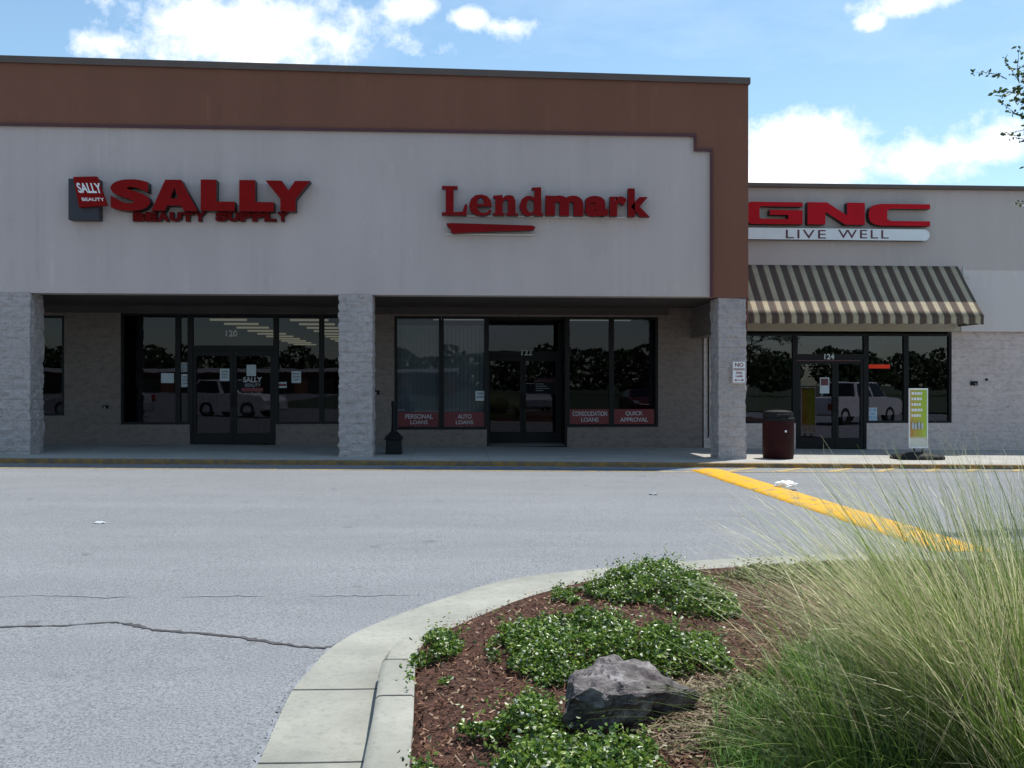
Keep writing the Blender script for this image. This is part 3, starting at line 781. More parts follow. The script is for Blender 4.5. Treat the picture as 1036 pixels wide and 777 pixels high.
def window(parent, x0, x1, z0, z1, fw=.055, mid=None):
    y0, y1 = BACK+.02, BACK+.13
    mb = MB(); mb.box(x0, x1, y0, y1, z1-fw, z1); mb.box(x0, x1, y0, y1, z0, z0+fw); mb.box(x0, x0+fw, y0, y1, z0+fw, z1-fw); mb.box(x1-fw, x1, y0, y1, z0+fw, z1-fw)
    if mid: mb.box(x0+fw, x1-fw, y0, y1, mid, mid+fw)
    fr = mb.build('window', M['frame'], parent)
    mb = MB(); yy = (y0+y1)/2+random.uniform(-.001, .001); t = random.gauss(0, .0012)
    mb.quad((x0+fw, yy-t, z0+fw), (x1-fw, yy+t, z0+fw), (x1-fw, yy+t, z1-fw), (x0+fw, yy-t, z1-fw)); mb.build('pane', M['glass_right' if parent is right else 'glass'], fr)
    return fr
def door(parent, x0, x1, ztop, zhead, leaves, off=0.0):
    BACK = 23.1+off; y0, y1 = BACK+.02, BACK+.13; zf = walk_z((x0+x1)/2)+.004; fw = .06
    mb = MB(); mb.box(x0, x0+fw, y0, y1, zf, ztop); mb.box(x1-fw, x1, y0, y1, zf, ztop); mb.box(x0+fw, x1-fw, y0, y1, ztop-fw, ztop); mb.box(x0+fw, x1-fw, y0, y1, zhead, zhead+.12)
    fr = mb.build('door_frame', M['frame'], parent)
    mb = MB(); yy = BACK+.075; mb.quad((x0+fw, yy, zhead+.12), (x1-fw, yy, zhead+.12), (x1-fw, yy, ztop-fw), (x0+fw, yy, ztop-fw)); mb.build('transom_pane', M['glass_right' if parent is right else 'glass'], fr)
    for i, (a, b) in enumerate(leaves):
        mb = MB(); s = .07
        mb.box(a, a+s, y0+.02, y1-.02, zf+.01, zhead-.004); mb.box(b-s, b, y0+.02, y1-.02, zf+.01, zhead-.004)
        mb.box(a+s, b-s, y0+.02, y1-.02, zhead-.12, zhead-.004); mb.box(a+s, b-s, y0+.02, y1-.02, zf+.01, zf+.26)
        dr = mb.build('door', M['frame'], parent)
        mb = MB(); yy = BACK+.076+random.uniform(-.001, .001); t = random.gauss(0, .002); mb.quad((a+s, yy-t, zf+.26), (b-s, yy+t, zf+.26), (b-s, yy+t, zhead-.12), (a+s, yy-t, zhead-.12)); mb.build('pane', M['glass_right' if parent is right else 'glass'], dr)
        hxp = a+.035 if i else b-.035
        mb = MB(); mb.tube([(hxp, y0+.018, zf+.88), (hxp, y0-.045, zf+.88), (hxp, y0-.045, zf+1.2), (hxp, y0+.018, zf+1.2)], .011, 8); mb.build('handle', M['frame'], dr)
        if len(leaves) == 1: mb = MB(); mb.box(a+s, b-s, y0-.03, y0-.005, zf+.95, zf+1.0); mb.build('push_bar', M['frame'], dr)
    return fr
HEAD = 2.15
window(bld, o1[0], o1[1]-.003, o1[2], o1[3])
xm = X(179.5)
window(bld, o2[0]+.002, xm-.002, o2[2], o2[3]); window(bld, xm+.002, d2[0]-.002, o2[2], o2[3])
g1 = door(bld, d2[0], d2[1], o2[3], HEAD+walk_z(-6), [(d2[0]+.065, (d2[0]+d2[1])/2-.004), ((d2[0]+d2[1])/2+.004, d2[1]-.065)])
window(bld, d2[1]+.003, X(325), o2[2], o2[3]); window(bld, X(325)+.003, o2[1]-.003, o2[2], o2[3])
xm = X(446.5)
window(bld, o3[0]+.002, xm-.002, o3[2][0], o3[3]); window(bld, xm+.002, d3[0]-.002, o3[2][0], o3[3])
dw = (d3[1]-d3[0])
g2 = door(bld, d3[0], d3[1], o3[3], HEAD+walk_z(1), [(d3[0]+.065, (d3[0]+d3[1])/2-.004), ((d3[0]+d3[1])/2+.004, d3[1]-.065)], 1.25)
mb = MB(); mb.box(d3[0]-.05, d3[0]-.003, BACK+.135, BACK+1.40, -.2, 3.17); mb.box(d3[1]+.003, d3[1]+.05, BACK+.135, BACK+1.40, -.2, 3.17); mb.box(d3[0]-.002, d3[1]+.002, BACK+.201, BACK+1.40, 3.12, 3.175)
mb.box(d3[0]-.002, d3[0]+.05, BACK+.02, BACK+.13, .05, 3.178); mb.box(d3[1]-.05, d3[1]+.002, BACK+.02, BACK+.13, .05, 3.178); mb.build('entrance_recess', M['frame'], bld)
mb = MB(); mb.quad((d3[0], BACK, walk_z(1)+.003), (d3[1], BACK, walk_z(1)+.003), (d3[1], BACK+1.3, walk_z(1)+.003), (d3[0], BACK+1.3, walk_z(1)+.003)); mb.build('threshold', M['walk'], bld)
xm = X(619)
window(bld, d3[1]+.003, xm-.002, o3[2][1], o3[3]); window(bld, xm+.002, o3[1]-.002, o3[2][1], o3[3])
window(right, o4[0]+.003, d4[0]-.003, o4[2], o4[3])
g3 = door(right, d4[0], d4[1], o4[3], HEAD+walk_z(9), [(d4[0]+.065, d4[0]+.065+.92), (d4[0]+.065+.928, d4[1]-.065)])
xm = X(917.5)
window(right, d4[1]+.003, xm-.002, o4[2], o4[3]); window(right, xm+.002, o4[1]-.003, o4[2], o4[3])
# red painted strip over the right shop's door
mb = MB(); a, b = at(806, 363.5, BACK), at(870, 365, BACK); mb.box(a[0], b[0], BACK+.008, BACK+.018, b[1], a[1]); mb.build('door_trim', M['trim'], g3)
# blinds and red window bands of the loan office
def blind(x0, x1, z0, z1):
    mb = MB(); n = int((x1-x0)/.09)
    for i in range(n):
        a = x0+(x1-x0)*i/n; mb.hexa([(a, BACK+.20, z0), (a+.088, BACK+.208, z0), (a+.088, BACK+.211, z0), (a, BACK+.203, z0), (a, BACK+.20, z1), (a+.088, BACK+.208, z1), (a+.088, BACK+.211, z1), (a, BACK+.203, z1)])
    mb.build('window_blind', M['blind'], bld)
xm = X(446.5)
blind(xm+.06, d3[0]-.06, o3[2][0]+.05, 2.98); blind(o3[0]+.06, xm-.03, o3[2][0]+.05, 2.98)
for a, b, y0, y1, txt in ((403, 445, 416.5, 431, 'PERSONAL\nLOANS'), (449, 491, 416.5, 431, 'AUTO\nLOANS'), (576, 617.5, 413.5, 428.5, 'CONSOLIDATION\nLOANS'), (621, 662, 413.5, 428.5, 'QUICK\nAPPROVAL')):
    t = thing('window_band', (at(a, y1, BACK)[0], BACK+.05, at(a, y1, BACK)[1]), 'red window band reading %s in white capitals' % txt.replace('\n', ' ').lower(), 'window sign', 'red bands along the loan office windows')
    mb = MB(); panel(mb, (a, y0, b, y1), BACK+.055, .006); mb.build('band', M['redstrip'], t)
    l1, l2 = txt.split('\n'); mid = (y0+y1)/2; w = (b-a)/2; c = (a+b)/2
    h1 = min(w*.84, len(l1)*1.75); h2 = min(w*.84, len(l2)*1.75)
    text_on(t, l1, (c-h1, y0+2.0, c+h1, mid-.6), BACK+.055, M['bandtext'], bold=.012); text_on(t, l2, (c-h2, mid+.9, c+h2, y1-2.3), BACK+.055, M['bandtext'], bold=.012)
# numbers over the doors
text_on(g1, '120', (228.5, 333.5, 240, 340), BACK+.07, M['numeral'], 'number', .02)
text_on(g2, '122', (527.5, 353, 538.5, 359), BACK+1.262, M['numeral'], 'number', .02)
text_on(g3, '124', (834, 357.6, 844, 363), BACK+.018, M['numeral'], 'number', .02)

# papers taped inside the glass
def paper(name, box, mat, label, cat='notice', lines=0, lmat=None, Y=BACK+.058, th=.003):
    x, z = at((box[0]+box[2])/2, box[3], Y)
    t = thing(name, (x, Y, z), label, cat)
    mb = MB(); panel(mb, box, Y, th); mb.build('sheet', mat, t)
    if lines:
        mb = MB(); h = (box[3]-box[1])
        for i in range(lines):
            yy = box[1]+h*(.16+.72*i/max(1, lines)); w = random.uniform(.55, .8)*(box[2]-box[0])/2; c = (box[0]+box[2])/2
            panel(mb, (c-w, yy, c+w, yy+h*.4/lines), Y-.003, .0025)
        mb.build('printing', lmat or M['greypaper'], t)
    return t
paper('notice', (163, 377, 176, 387), M['paper'], 'white sheet low in the window left of the beauty shop doors')
paper('notice', (183, 366, 191, 376), M['greypaper'], 'grey flyer above another on the glass beside the beauty shop doors')
paper('notice', (183.3, 378, 191, 391), M['paper'], 'pale flyer below another on the glass beside the beauty shop doors', lines=3)
paper('poster', (222.5, 372.5, 232, 385), M['paper'], 'white poster with dark print on the left beauty shop door', 'poster', 3)
paper('notice', (249.5, 368.5, 259, 380), M['paper'], 'white sheet on the right beauty shop door above the shop lettering')
t = thing('door_lettering', (at(255, 396, BACK)[0], BACK+.058, at(255, 396, BACK)[1]), 'door sticker with pale shop name above a red strip on the right beauty shop door', 'sticker')
text_on(t, 'SALLY', (246, 381, 265, 386.3), BACK+.056, M['bandtext'], bold=.03); text_on(t, 'BEAUTY', (248, 387.5, 264, 390.8), BACK+.056, M['greypaper'], bold=.02)
mb = MB(); panel(mb, (244.5, 392, 266, 395.5), BACK+.054, .003); mb.build('strip', M['redstrip'], t)
paper('poster', (295, 375, 304.5, 387), M['paper'], 'white poster with dark print in the window right of the beauty shop doors', 'poster', 3)
t = paper('sticker', (280.5, 386, 290, 392), M['paper'], 'small white and red sticker beside the right beauty shop door', 'sticker'); mb = MB(); panel(mb, (280.8, 387.6, 289.7, 390.2), BACK+.054, .003); mb.build('stripe', M['redstrip'], t)
RY = BACK+1.25
t = paper('notice', (540, 381, 563, 398), M['inside'], 'dark door notice with red heading on the loan office door', lines=0, Y=RY+.058)
text_on(t, 'Lendmark', (541, 382, 562, 386), RY+.057, M['redstrip'], bold=.01)
mb = MB(); [panel(mb, (542, 387.6+2.2*i, 550+3*(i % 3), 388.3+2.2*i), RY+.055, .002) for i in range(4)]; mb.build('printing', M['greypaper'], t)
paper('notice', (481, 395, 491, 405), M['paper'], 'small white notice low in the blinded loan office window', lines=2)
t = paper('poster', (829.5, 381.5, 839, 397.5), M['paper'], 'white poster with dark red top on the right shop door', 'poster'); mb = MB(); panel(mb, (830.5, 382.5, 838, 389.5), BACK+.054, .003); mb.build('picture', M['maroon_text'], t)
t = paper('hours_sign', (878.8, 412, 887.3, 428), M['paper'], 'blue and white opening hours sign in the window right of the right shop door', 'notice', Y=BACK+.0585)
for i, (w, s) in enumerate(((.46, 'STORE'), (.3, 'ARE'), (.46, 'WE ARE'), (.42, 'OPEN'))): text_on(t, s, (883-8.5*w, 413+3.7*i, 883+8.5*w, 415.6+3.7*i), BACK+.0575, M['bluepaper'], bold=.03)
t = thing('led_sign', (at(889, 373, BACK)[0], BACK+.2, at(889, 373, BACK)[1]), 'glowing red strip sign inside the right shop window', 'sign')
mb = MB(); panel(mb, (877.5, 367.5, 901, 373), BACK+.2, .04); mb.build('housing', M['maroon_text'], t); text_on(t, 'VITAMINS', (879.5, 368.8, 899, 371.8), BACK+.198, M['ledred'], bold=.01) if False else None
mb = MB(); panel(mb, (878.3, 368.3, 900.2, 372.2), BACK+.196, .003); mb.build('lamp', M['ledred'], t)
mb = MB()

# ------------------------------------------------------------------ shop signs
Sm = [M['red'], M['return']]
SY = FRONT-.20
sg = thing('shop_sign', (at(210, 222, SY)[0], FRONT, at(210, 222, SY)[1]), 'red block letter sign reading sally beauty supply with dark logo box', 'sign')
DP = .225
A_ = [[(0, 0), (.30, 1), (.64, 1), (1, 0), (.70, 0), (.645, .17), (.345, .17), (.29, 0)], [(.41, .40), (.58, .40), (.495, .74)]]
L_ = [[(0, 0), (1, 0), (1, .30), (.46, .30), (.46, 1), (0, 1)]]
Y_ = [[(.33, 0), (.67, 0), (.67, .40), (1, 1), (.66, 1), (.51, .68), (.36, 1), (0, 1), (.33, .40)]]
letter(sg, glyph_mesh('S', .1, .055), (111.5, 180.5, 152, 213), SY, DP, Sm)
letter(sg, poly_mesh(A_, .1), (153, 181, 200, 213), SY, DP, Sm)
letter(sg, poly_mesh(L_, .1), (203, 181, 237.5, 213), SY, DP, Sm)
letter(sg, poly_mesh(L_, .1), (242, 181.5, 277, 213.5), SY, DP, Sm)
letter(sg, poly_mesh(Y_, .1), (268.5, 182, 314, 213.5), SY-.003, DP, Sm)
SY2 = FRONT-.09
bs = 'BEAUTY SUPPLY'; bx = 134.0; wid = {' ': .75}
tot = sum(wid.get(c, 1) for c in bs); stp = (292-134)/tot
for c in bs:
    w = stp*wid.get(c, 1)
    if c != ' ': letter(sg, glyph_mesh(c, .1, .075), (bx+.1, 213.9, bx+w-.1, 223.4), SY2, .115, [M['reddark'], M['return']])
    bx += w
mb = MB(); (x0, z1), (x1, z0) = at(69, 180, SY), at(100, 222, SY); mb.box(x0, x1, SY, FRONT+.025, z0, z1); mb.build('logo_box', M['navy'], sg, bevel=.01)
pts = [at(*p, SY) for p in ((76, 179.5), (99.5, 179), (109.5, 208), (82, 210))]
mb = MB()
f = [(x, SY-.10, z) for x, z in pts]; b = [(x, SY-.003, z) for x, z in pts]
mb.hexa([f[3], f[2], b[2], b[3], f[0], f[1], b[1], b[0]]); mb.build('logo_face', M['red'], sg)
def sheartext(body, box, Y, mat, parent, sh, bold):
    (x0, z1), (x1, z0) = at(box[0], box[1], Y), at(box[2], box[3], Y)
    me = glyph_mesh(body, .02, bold); fit(me, x0, x1, z0, z1, Y-.006, .005, sh); link('lettering', me, mat, parent)
sheartext('SALLY', (80, 184.5, 104, 195), SY-.10, M['white'], sg, -.06, .025)
sheartext('BEAUTY', (83.5, 199.5, 106, 203), SY-.10, M['white'], sg, -.02, .01)

Lm = [M['redlend'], M['return']]
LY = FRONT-.17; LD = .13
sg = thing('shop_sign', (at(550, 236, LY)[0], FRONT, at(550, 236, LY)[1]), 'red channel letter sign reading lendmark with a red brush stroke below', 'sign')
Ls = [[(0, 0), (.96, 0), (1, .38), (.90, .38), (.80, .13), (.46, .11), (.46, .90), (.62, .90), (.62, 1), (0, 1), (0, .90), (.15, .90), (.15, .10), (0, .10)]]
ns = [[(0, 0), (.46, 0), (.46, .12), (.38, .12), (.38, .62), (.45, .75), (.55, .78), (.60, .66), (.60, .12), (.53, .12), (.53, 0), (1, 0), (1, .12), (.9, .12), (.9, .72), (.82, .95), (.66, 1), (.5, .97), (.38, .85), (.38, 1), (0, .96), (0, .84), (.09, .84), (.09, .12), (0, .12)]]
ds = [[(1, 0), (1, .09), (.92, .09), (.92, 1), (.52, .98), (.52, .9), (.64, .9), (.64, .64), (.5, .69), (.3, .69), (.1, .58), (0, .34), (.1, .1), (.3, -.01), (.5, .02), (.64, .1), (.64, 0)], [(.62, .22), (.52, .12), (.40, .13), (.32, .22), (.30, .34), (.32, .47), (.40, .57), (.52, .57), (.62, .47)]]
es = [[(.99, .26), (.93, .12), (.80, .03), (.58, -.01), (.32, .03), (.10, .18), (0, .46), (.08, .78), (.28, .96), (.55, 1.0), (.80, .93), (.95, .74), (1, .44), (.36, .44), (.40, .26), (.52, .14), (.70, .13), (.84, .20), (.90, .30)], [(.36, .55), (.66, .55), (.64, .76), (.54, .88), (.43, .82), (.37, .68)]]
for me, box in ((poly_mesh(Ls, .1), (447, 187.5, 473, 217.5)), (poly_mesh(es, .1), (474.5, 196, 497.5, 218)), (poly_mesh(ns, .1), (499, 196.5, 524, 217.7)), (poly_mesh(ds, .1), (525.5, 188.5, 549.5, 218.3)),
                (glyph_mesh('m', .1, .05), (552, 197, 590, 218)), (glyph_mesh('a', .1, .05), (592, 197.5, 615.5, 218.7)), (glyph_mesh('r', .1, .05), (617, 198, 634.5, 218.5)), (glyph_mesh('k', .1, .05), (635.5, 190, 657.5, 219))):
    letter(sg, me, box, LY, LD, Lm)
br = [[(0, .95), (.05, 1), (.3, .96), (.62, .90), (.96, .84), (1, .70), (.98, .42), (.94, .36), (.6, .24), (.3, .10), (.08, -.02), (.045, .12), (.06, .3), (.02, .6)]]
letter(sg, poly_mesh(br, .1), (451.5, 225, 542, 236.5), LY, LD, Lm, 'brush_stroke')
mb = MB(); panel(mb, (446, 217.2, 656, 220.4), LY+LD+.003, .03); panel(mb, (451, 235.7, 541, 237.8), LY+LD+.003, .03); mb.build('raceway', M['offwhite'], sg)

GY = BACK-.30
G_ = [[(.05, 0), (1, 0), (1, .64), (.40, .64), (.40, .42), (.74, .42), (.74, .24), (.25, .24), (.215, .30), (.215, .74), (.25, .80), (1, .80), (1, 1), (.05, 1), (0, .90), (0, .10)]]
N_ = [[(0, 0), (.31, 0), (.31, .58), (.66, 0), (1, 0), (1, 1), (.69, 1), (.69, .42), (.34, 1), (0, 1)]]
C_ = [[(.2, 0), (1, 0), (1, .22), (.36, .22), (.30, .30), (.30, .70), (.36, .78), (1, .78), (1, 1), (.2, 1), (.08, .93), (.02, .8), (0, .6), (0, .4), (.02, .2), (.08, .07)]]
Gm = [M['redgnc'], M['return']]
sg = thing('shop_sign', (at(850, 243, GY)[0], BACK-.12, at(850, 243, GY)[1]), 'wide red gnc letter sign above a white live well bar', 'sign')
letter(sg, poly_mesh(G_, .1), (756.5, 203.5, 812, 226.5), GY, .175, Gm); letter(sg, poly_mesh(N_, .1), (817, 204, 875, 227), GY, .175, Gm); letter(sg, poly_mesh(C_, .1), (879, 205.5, 941, 228.3), GY, .175, Gm)
x0, zt0 = at(744, 229.5, GY); x1, zb0 = at(941, 243, GY); r = (zt0-zb0)/2; cz = (zt0+zb0)/2
pl = [(x0, zb0), ]+[(x1-r+r*sin(pi*i/12), cz-r*cos(pi*i/12)) for i in range(13)]+[(x0, zt0)]
mb = MB(); n = len(pl); mb.poly([(x, GY+.02, z) for x, z in pl]); mb.poly([(x, BACK-.125, z) for x, z in pl][::-1])
for i in range(n): a, b = pl[i], pl[(i+1) % n]; mb.quad((b[0], GY+.02, b[1]), (a[0], GY+.02, a[1]), (a[0], BACK-.125, a[1]), (b[0], BACK-.125, b[1]), 1)
mb.build('name_bar', [M['white'], M['return']], sg)
for q, a, b in (('LIVE', 795, 835.5), ('WELL', 848, 899)): text_on(sg, q, (a, 231.9, b, 241), GY+.02, M['maroon_text'], bold=.002, depth=.006, spacing=1.2)

# ------------------------------------------------------------------ awning
ax0, ax1 = 6.35, 12.15; AT, AB = (BACK-.125, 4.42), (BACK-1.28, 3.14)
aw = thing('awning', ((ax0+ax1)/2, BACK-.12, 3.0), 'sloping brown green and cream striped awning over the right shop windows', 'awning')
mb = MB(); nx, nz = 60, 8
for j in range(nz+1):
    for i in range(nx+1):
        f = j/nz; x = ax0+(ax1-ax0)*i/nx; sag = -.015*sin(pi*f)*(1+.6*mnoise.noise(Vector((x*1.2, f*2, 0))))
        mb.v.append((x+(.02*f if i == nx else 0), AT[0]+(AB[0]-AT[0])*f, AT[1]+(AB[1]-AT[1])*f+sag))
for j in range(nz):
    for i in range(nx): mb.f.append((j*(nx+1)+i, (j+1)*(nx+1)+i, (j+1)*(nx+1)+i+1, j*(nx+1)+i+1)); mb.m.append(0)
cv = mb.build('canopy', M['awning'], aw, smooth=True); md = cv.modifiers.new('thick', 'SOLIDIFY'); md.thickness = .006
mb = MB(); nn = 240; per = .285
for i in range(nn+1):
    x = ax0+(ax1-ax0)*i/nn; wv = .012*sin(x*9)
    mb.v.append((x, AB[0]-.008, AB[1]-.004)); mb.v.append((x, AB[0]-.012+wv, AB[1]-.15-.035*abs(sin(pi*x/per))))
for i in range(nn): mb.f.append((2*i+1, 2*i+3, 2*i+2, 2*i)); mb.m.append(0)
vl = mb.build('valance', M['awning'], aw); md = vl.modifiers.new('thick', 'SOLIDIFY'); md.thickness = .005
mb = MB()
for x in (ax0+.05, ax0+1.5, ax0+2.95, ax0+4.4, ax1-.05):
    mb.tube([(x, AB[0]+.03, AB[1]-.03), (x, AT[0]-.01, AB[1]-.03)], .016, 8); mb.tube([(x, AB[0]+.03, AB[1]-.04), (x, AT[0]-.02, AT[1]-.05)], .016, 8)
mb.tube([(ax0, AB[0]+.02, AB[1]-.03), (ax1, AB[0]+.02, AB[1]-.03)], .018, 8); mb.build('frame', M['metal'], aw)
mb = MB(); x = ax1-.004
mb.poly([(x, AT[0], AT[1]-.03), (x, AB[0]+.012, AB[1]-.02), (x, AB[0]+.012, AB[1]-.17), (x, AT[0], AB[1]-.17+.0)]) if False else mb.quad((x, AB[0]+.01, AB[1]-.02), (x, AT[0], AB[1]-.02), (x, AT[0], AB[1]-.17), (x, AB[0]+.01, AB[1]-.17))
mb.build('end_flap', M['awning'], aw)

# ------------------------------------------------------------------ things on the pavement
# trash can
x0, _ = at(772, 460, 19.9); x1, _ = at(802.5, 460, 19.9); cx, r = (x0+x1)/2, (x1-x0)/2; zf = walk_z(cx)
t = thing('trash_can', (cx, 19.9, zf), 'dark red round trash can with black domed lid beside the pillar', 'trash can')
H = .78
mb = MB(); mb.lathe(cx, 19.9, [(r*.93, zf+.002), (r*.97, zf+.02), (r*.97, zf+.06), (r, zf+.08), (r, zf+H-.05), (r*1.03, zf+H-.04), (r*1.03, zf+H), (r*.9, zf+H)], 36); mb.build('bin', M['canred'], t, smooth=True, edge=35)
mb = MB(); mb.lathe(cx, 19.9, [(r*1.05, zf+H+.002), (r*1.05, zf+H+.05), (r*.96, zf+H+.06), (r*.95, zf+H+.14), (r*.90, zf+H+.18), (r*.6, zf+H+.205), (r*.25, zf+H+.215), (.01, zf+H+.216)], 36)
ld = mb.build('lid', M['black'], t, smooth=True, edge=40)
mb = MB(); mb.hexa([(cx-.13, 19.9-r*.99, zf+H+.08), (cx+.13, 19.9-r*.99, zf+H+.08), (cx+.13, 19.9-r*.5, zf+H+.08), (cx-.13, 19.9-r*.5, zf+H+.08), (cx-.13, 19.9-r*.97, zf+H+.135), (cx+.13, 19.9-r*.97, zf+H+.135), (cx+.13, 19.9-r*.5, zf+H+.135), (cx-.13, 19.9-r*.5, zf+H+.135)])
mb.build('flap', M['frame'], ld, bevel=.01)
mb = MB(); mb.lathe(cx+.05, 19.9-r-.004, [(.02, zf+.55), (.022, zf+.57), (.02, zf+.59)], 10); mb.build('badge', M['white'], t)
# cigarette receptacle
cx, _ = at(398.5, 455, 20.4); zf = walk_z(cx)
t = thing('ash_receptacle', (cx, 20.4, zf), 'black cigarette receptacle with narrow neck standing by the loan office window', 'ash bin')
mb = MB(); w = .165
for (a, za, b, zb_) in ((w, zf+.002, w*.92, zf+.30), (w*1.12, zf+.302, w*1.12, zf+.345), (w*1.05, zf+.347, w*.42, zf+.46)):
    mb.hexa([(cx-a, 20.4-a, za), (cx+a, 20.4-a, za), (cx+a, 20.4+a, za), (cx-a, 20.4+a, za), (cx-b, 20.4-b, zb_), (cx+b, 20.4-b, zb_), (cx+b, 20.4+b, zb_), (cx-b, 20.4+b, zb_)])
mb.build('base', M['black'], t, bevel=.012)
mb = MB(); mb.lathe(cx, 20.4, [(.062, zf+.461), (.05, zf+.55), (.043, zf+.95), (.055, zf+1.0), (.055, zf+1.06), (.04, zf+1.09)], 20); mb.build('neck', M['black'], t, smooth=True, edge=40)
# sidewalk sign
SYD = 20.0
x0, _ = at(919.5, 460, SYD); x1, _ = at(938.5, 460, SYD); cx = (x0+x1)/2; zf = walk_z(cx); _, zt_ = at(929, 392.5, SYD); _, zb_ = at(929, 453, SYD)
t = thing('sidewalk_sign', (cx, SYD, zf), 'lime green and orange advertising stand on a black base near the right shop', 'sign')
def mk_ad():
    n = NT('advert_panel'); x, y, z = n.sep(n.pos())
    u = n.rng(x, x0, x1); v = n.rng(z, zb_, zt_)
    c = n.mix(u, hx(186, 122, 58), hx(160, 196, 56)); c = n.mix(n.rng(v, .42, .5), c, n.mix(u, hx(190, 150, 60), hx(150, 190, 50)))
    c = n.mix(n.rng(v, .20, .16), c, (.62, .60, .52)); return n.bsdf(c, .4)
M['ad'] = mk_ad()
mb = MB(); mb.box(x0+.02, x1-.025, SYD-.012, SYD+.012, zb_+.03, zt_-.03); pn = mb.build('panel', M['ad'], t)
mb = MB(); mb.box(x0, x0+.019, SYD-.02, SYD+.02, zb_, zt_); mb.box(x1-.024, x1, SYD-.02, SYD+.02, zb_, zt_); mb.box(x0+.02, x1-.025, SYD-.02, SYD+.02, zt_-.029, zt_); mb.box(x0+.02, x1-.025, SYD-.02, SYD+.02, zb_, zb_+.029); mb.build('frame', M['white'], t, bevel=.004)
mb = MB()
for i in range(5):
    zz = zt_-.13-.115*i; n = 3
    xx = x0+.05
    for k in range(4):
        w = random.uniform(.03, .06); mb.box(xx, xx+w, SYD-.0165, SYD-.0135, zz, zz+.055) if xx+w < x1-.08 else None; xx += w+.012
mb.build('lettering', M['white'], pn)
mb = MB()
for k, (dx, w, h) in enumerate(((.04, .05, .13), (.10, .06, .11), (.17, .05, .14), (.235, .055, .12))): mb.lathe(x0+.03+dx, SYD-.03, [(w*.42, zb_+.40), (w*.45, zb_+.41), (w*.45, zb_+.38+h), (w*.3, zb_+.39+h), (w*.3, zb_+.41+h)], 10)
mb.build('pictured_bottles', M['paper'], pn)
mb = MB()
for s in (-.09, .09): mb.tube([(cx+s, SYD, zf+.13), (cx+s, SYD, zb_-.002)], .018, 8)
mb.build('stem', M['black'], t)
mb = MB(); n = 40
for zz, k in ((zf+.004, 1.0), (zf+.055, 1.0), (zf+.085, .93), (zf+.135, .42), (zf+.145, .30)):
    for i in range(n):
        a = 2*pi*i/n; mb.v.append((cx-.02+.53*k*abs(cos(a))**.6*(1 if cos(a) > 0 else -1), SYD+.33*k*abs(sin(a))**.6*(1 if sin(a) > 0 else -1), zz))
for j in range(4):
    for i in range(n): mb.f.append((j*n+i, j*n+(i+1) % n, (j+1)*n+(i+1) % n, (j+1)*n+i)); mb.m.append(0)
mb.f.append(tuple(range(4*n, 5*n))); mb.m.append(0); mb.build('base', M['black'], t, smooth=True, edge=35)
# no parking sign on the right pillar
NY = FRONT-.045
t = thing('no_parking_sign', (at(748, 388, NY)[0], NY, at(748, 388, NY)[1]), 'small white no parking fire lane sign with red letters on the right pillar', 'sign')
mb = MB(); (x0, z1), (x1, z0) = at(740.6, 364.5, NY), at(755, 387.5, NY); mb.box(x0, x1, NY, NY+.004, z0, z1); mb.build('plate', M['white'], t, bevel=.002)
mb = MB(); e = .008
mb.box(x0+e, x1-e, NY-.003, NY-.0005, z1-e*2, z1-e); mb.box(x0+e, x1-e, NY-.003, NY-.0005, z0+e, z0+e*2); mb.box(x0+e, x0+2*e, NY-.003, NY-.0005, z0+2*e+.0005, z1-2*e-.0005); mb.box(x1-2*e, x1-e, NY-.003, NY-.0005, z0+2*e+.0005, z1-2*e-.0005)
mb.build('border', M['redlend'], t)
for s, a, b, y0, y1 in (('NO', 743.6, 752, 366.6, 370.6), ('PARKING', 742.2, 753.4, 371.9, 374.3), ('FIRE', 744.6, 751, 375.6, 377.9), ('LANE', 744.4, 751.2, 379, 381.2)): text_on(t, s, (a, y0, b, y1), NY, M['redlend'], bold=.02, depth=.003)
pts = [(0, .5), (.2, 1), (.2, .62), (.8, .62), (.8, 1), (1, .5), (.8, 0), (.8, .38), (.2, .38), (.2, 0)]
me = poly_mesh([pts], .02); (x0, z1), (x1, z0) = at(743, 382.8, NY), at(752.6, 385.4, NY); fit(me, x0, x1, z0, z1, NY-.003, .0025); link('arrow', me, M['redlend'], t)
# small wall fittings
def fitting(name, px, py, w, h, label, cat, mat):
    x, z = at(px, py, BACK); t = thing(name, (x, BACK, z), label, cat)
    mb = MB(); mb.box(x-w/2, x+w/2, BACK-.045, BACK-.001, z-h/2, z+h/2); mb.build('box', mat, t, bevel=.006)
    mb = MB(); mb.tube([(x, BACK-.046, z), (x, BACK-.10, z-.01), (x, BACK-.12, z-.06)], .014, 8); mb.build('spout', M['metal'], t)
fitting('wall_hydrant', 107, 411, .12, .07, 'small dark wall tap on the block wall at the far left', 'tap', M['black'])
fitting('wall_hydrant', 380.5, 396.5, .16, .10, 'small dark wall tap just right of the middle pillar', 'tap', M['black'])
fitting('wall_hydrant', 985, 387.3, .17, .10, 'small dark wall tap on the block wall right of the right shop windows', 'tap', M['black'])
x, z = at(998, 383.5, BACK); mb = MB(); mb.lathe(0, 0, [(.03, 0), (.03, .02), (.012, .03), (.012, .05)], 12)
me = mb.mesh('cap'); me.transform(Matrix.Rotation(pi/2, 4, 'X')); me.transform(Matrix.Translation((x, BACK-.001, z))); tag(link('pipe_cap', me, M['black'], None, (x, BACK, z)), 'tiny round pipe cap on the block wall at far right beside the wall tap', 'pipe cap')
x, _ = at(716.5, 400, BACK); mb = MB(); mb.tube([(x, BACK-.03, walk_z(x)+.25), (x, BACK-.03, 2.84)], .018, 8)
tag(mb.build('wall_pipe', M['frame'], None, (x, BACK, walk_z(x)+.25)), 'thin dark pipe running up the block wall behind the right pillar', 'pipe')

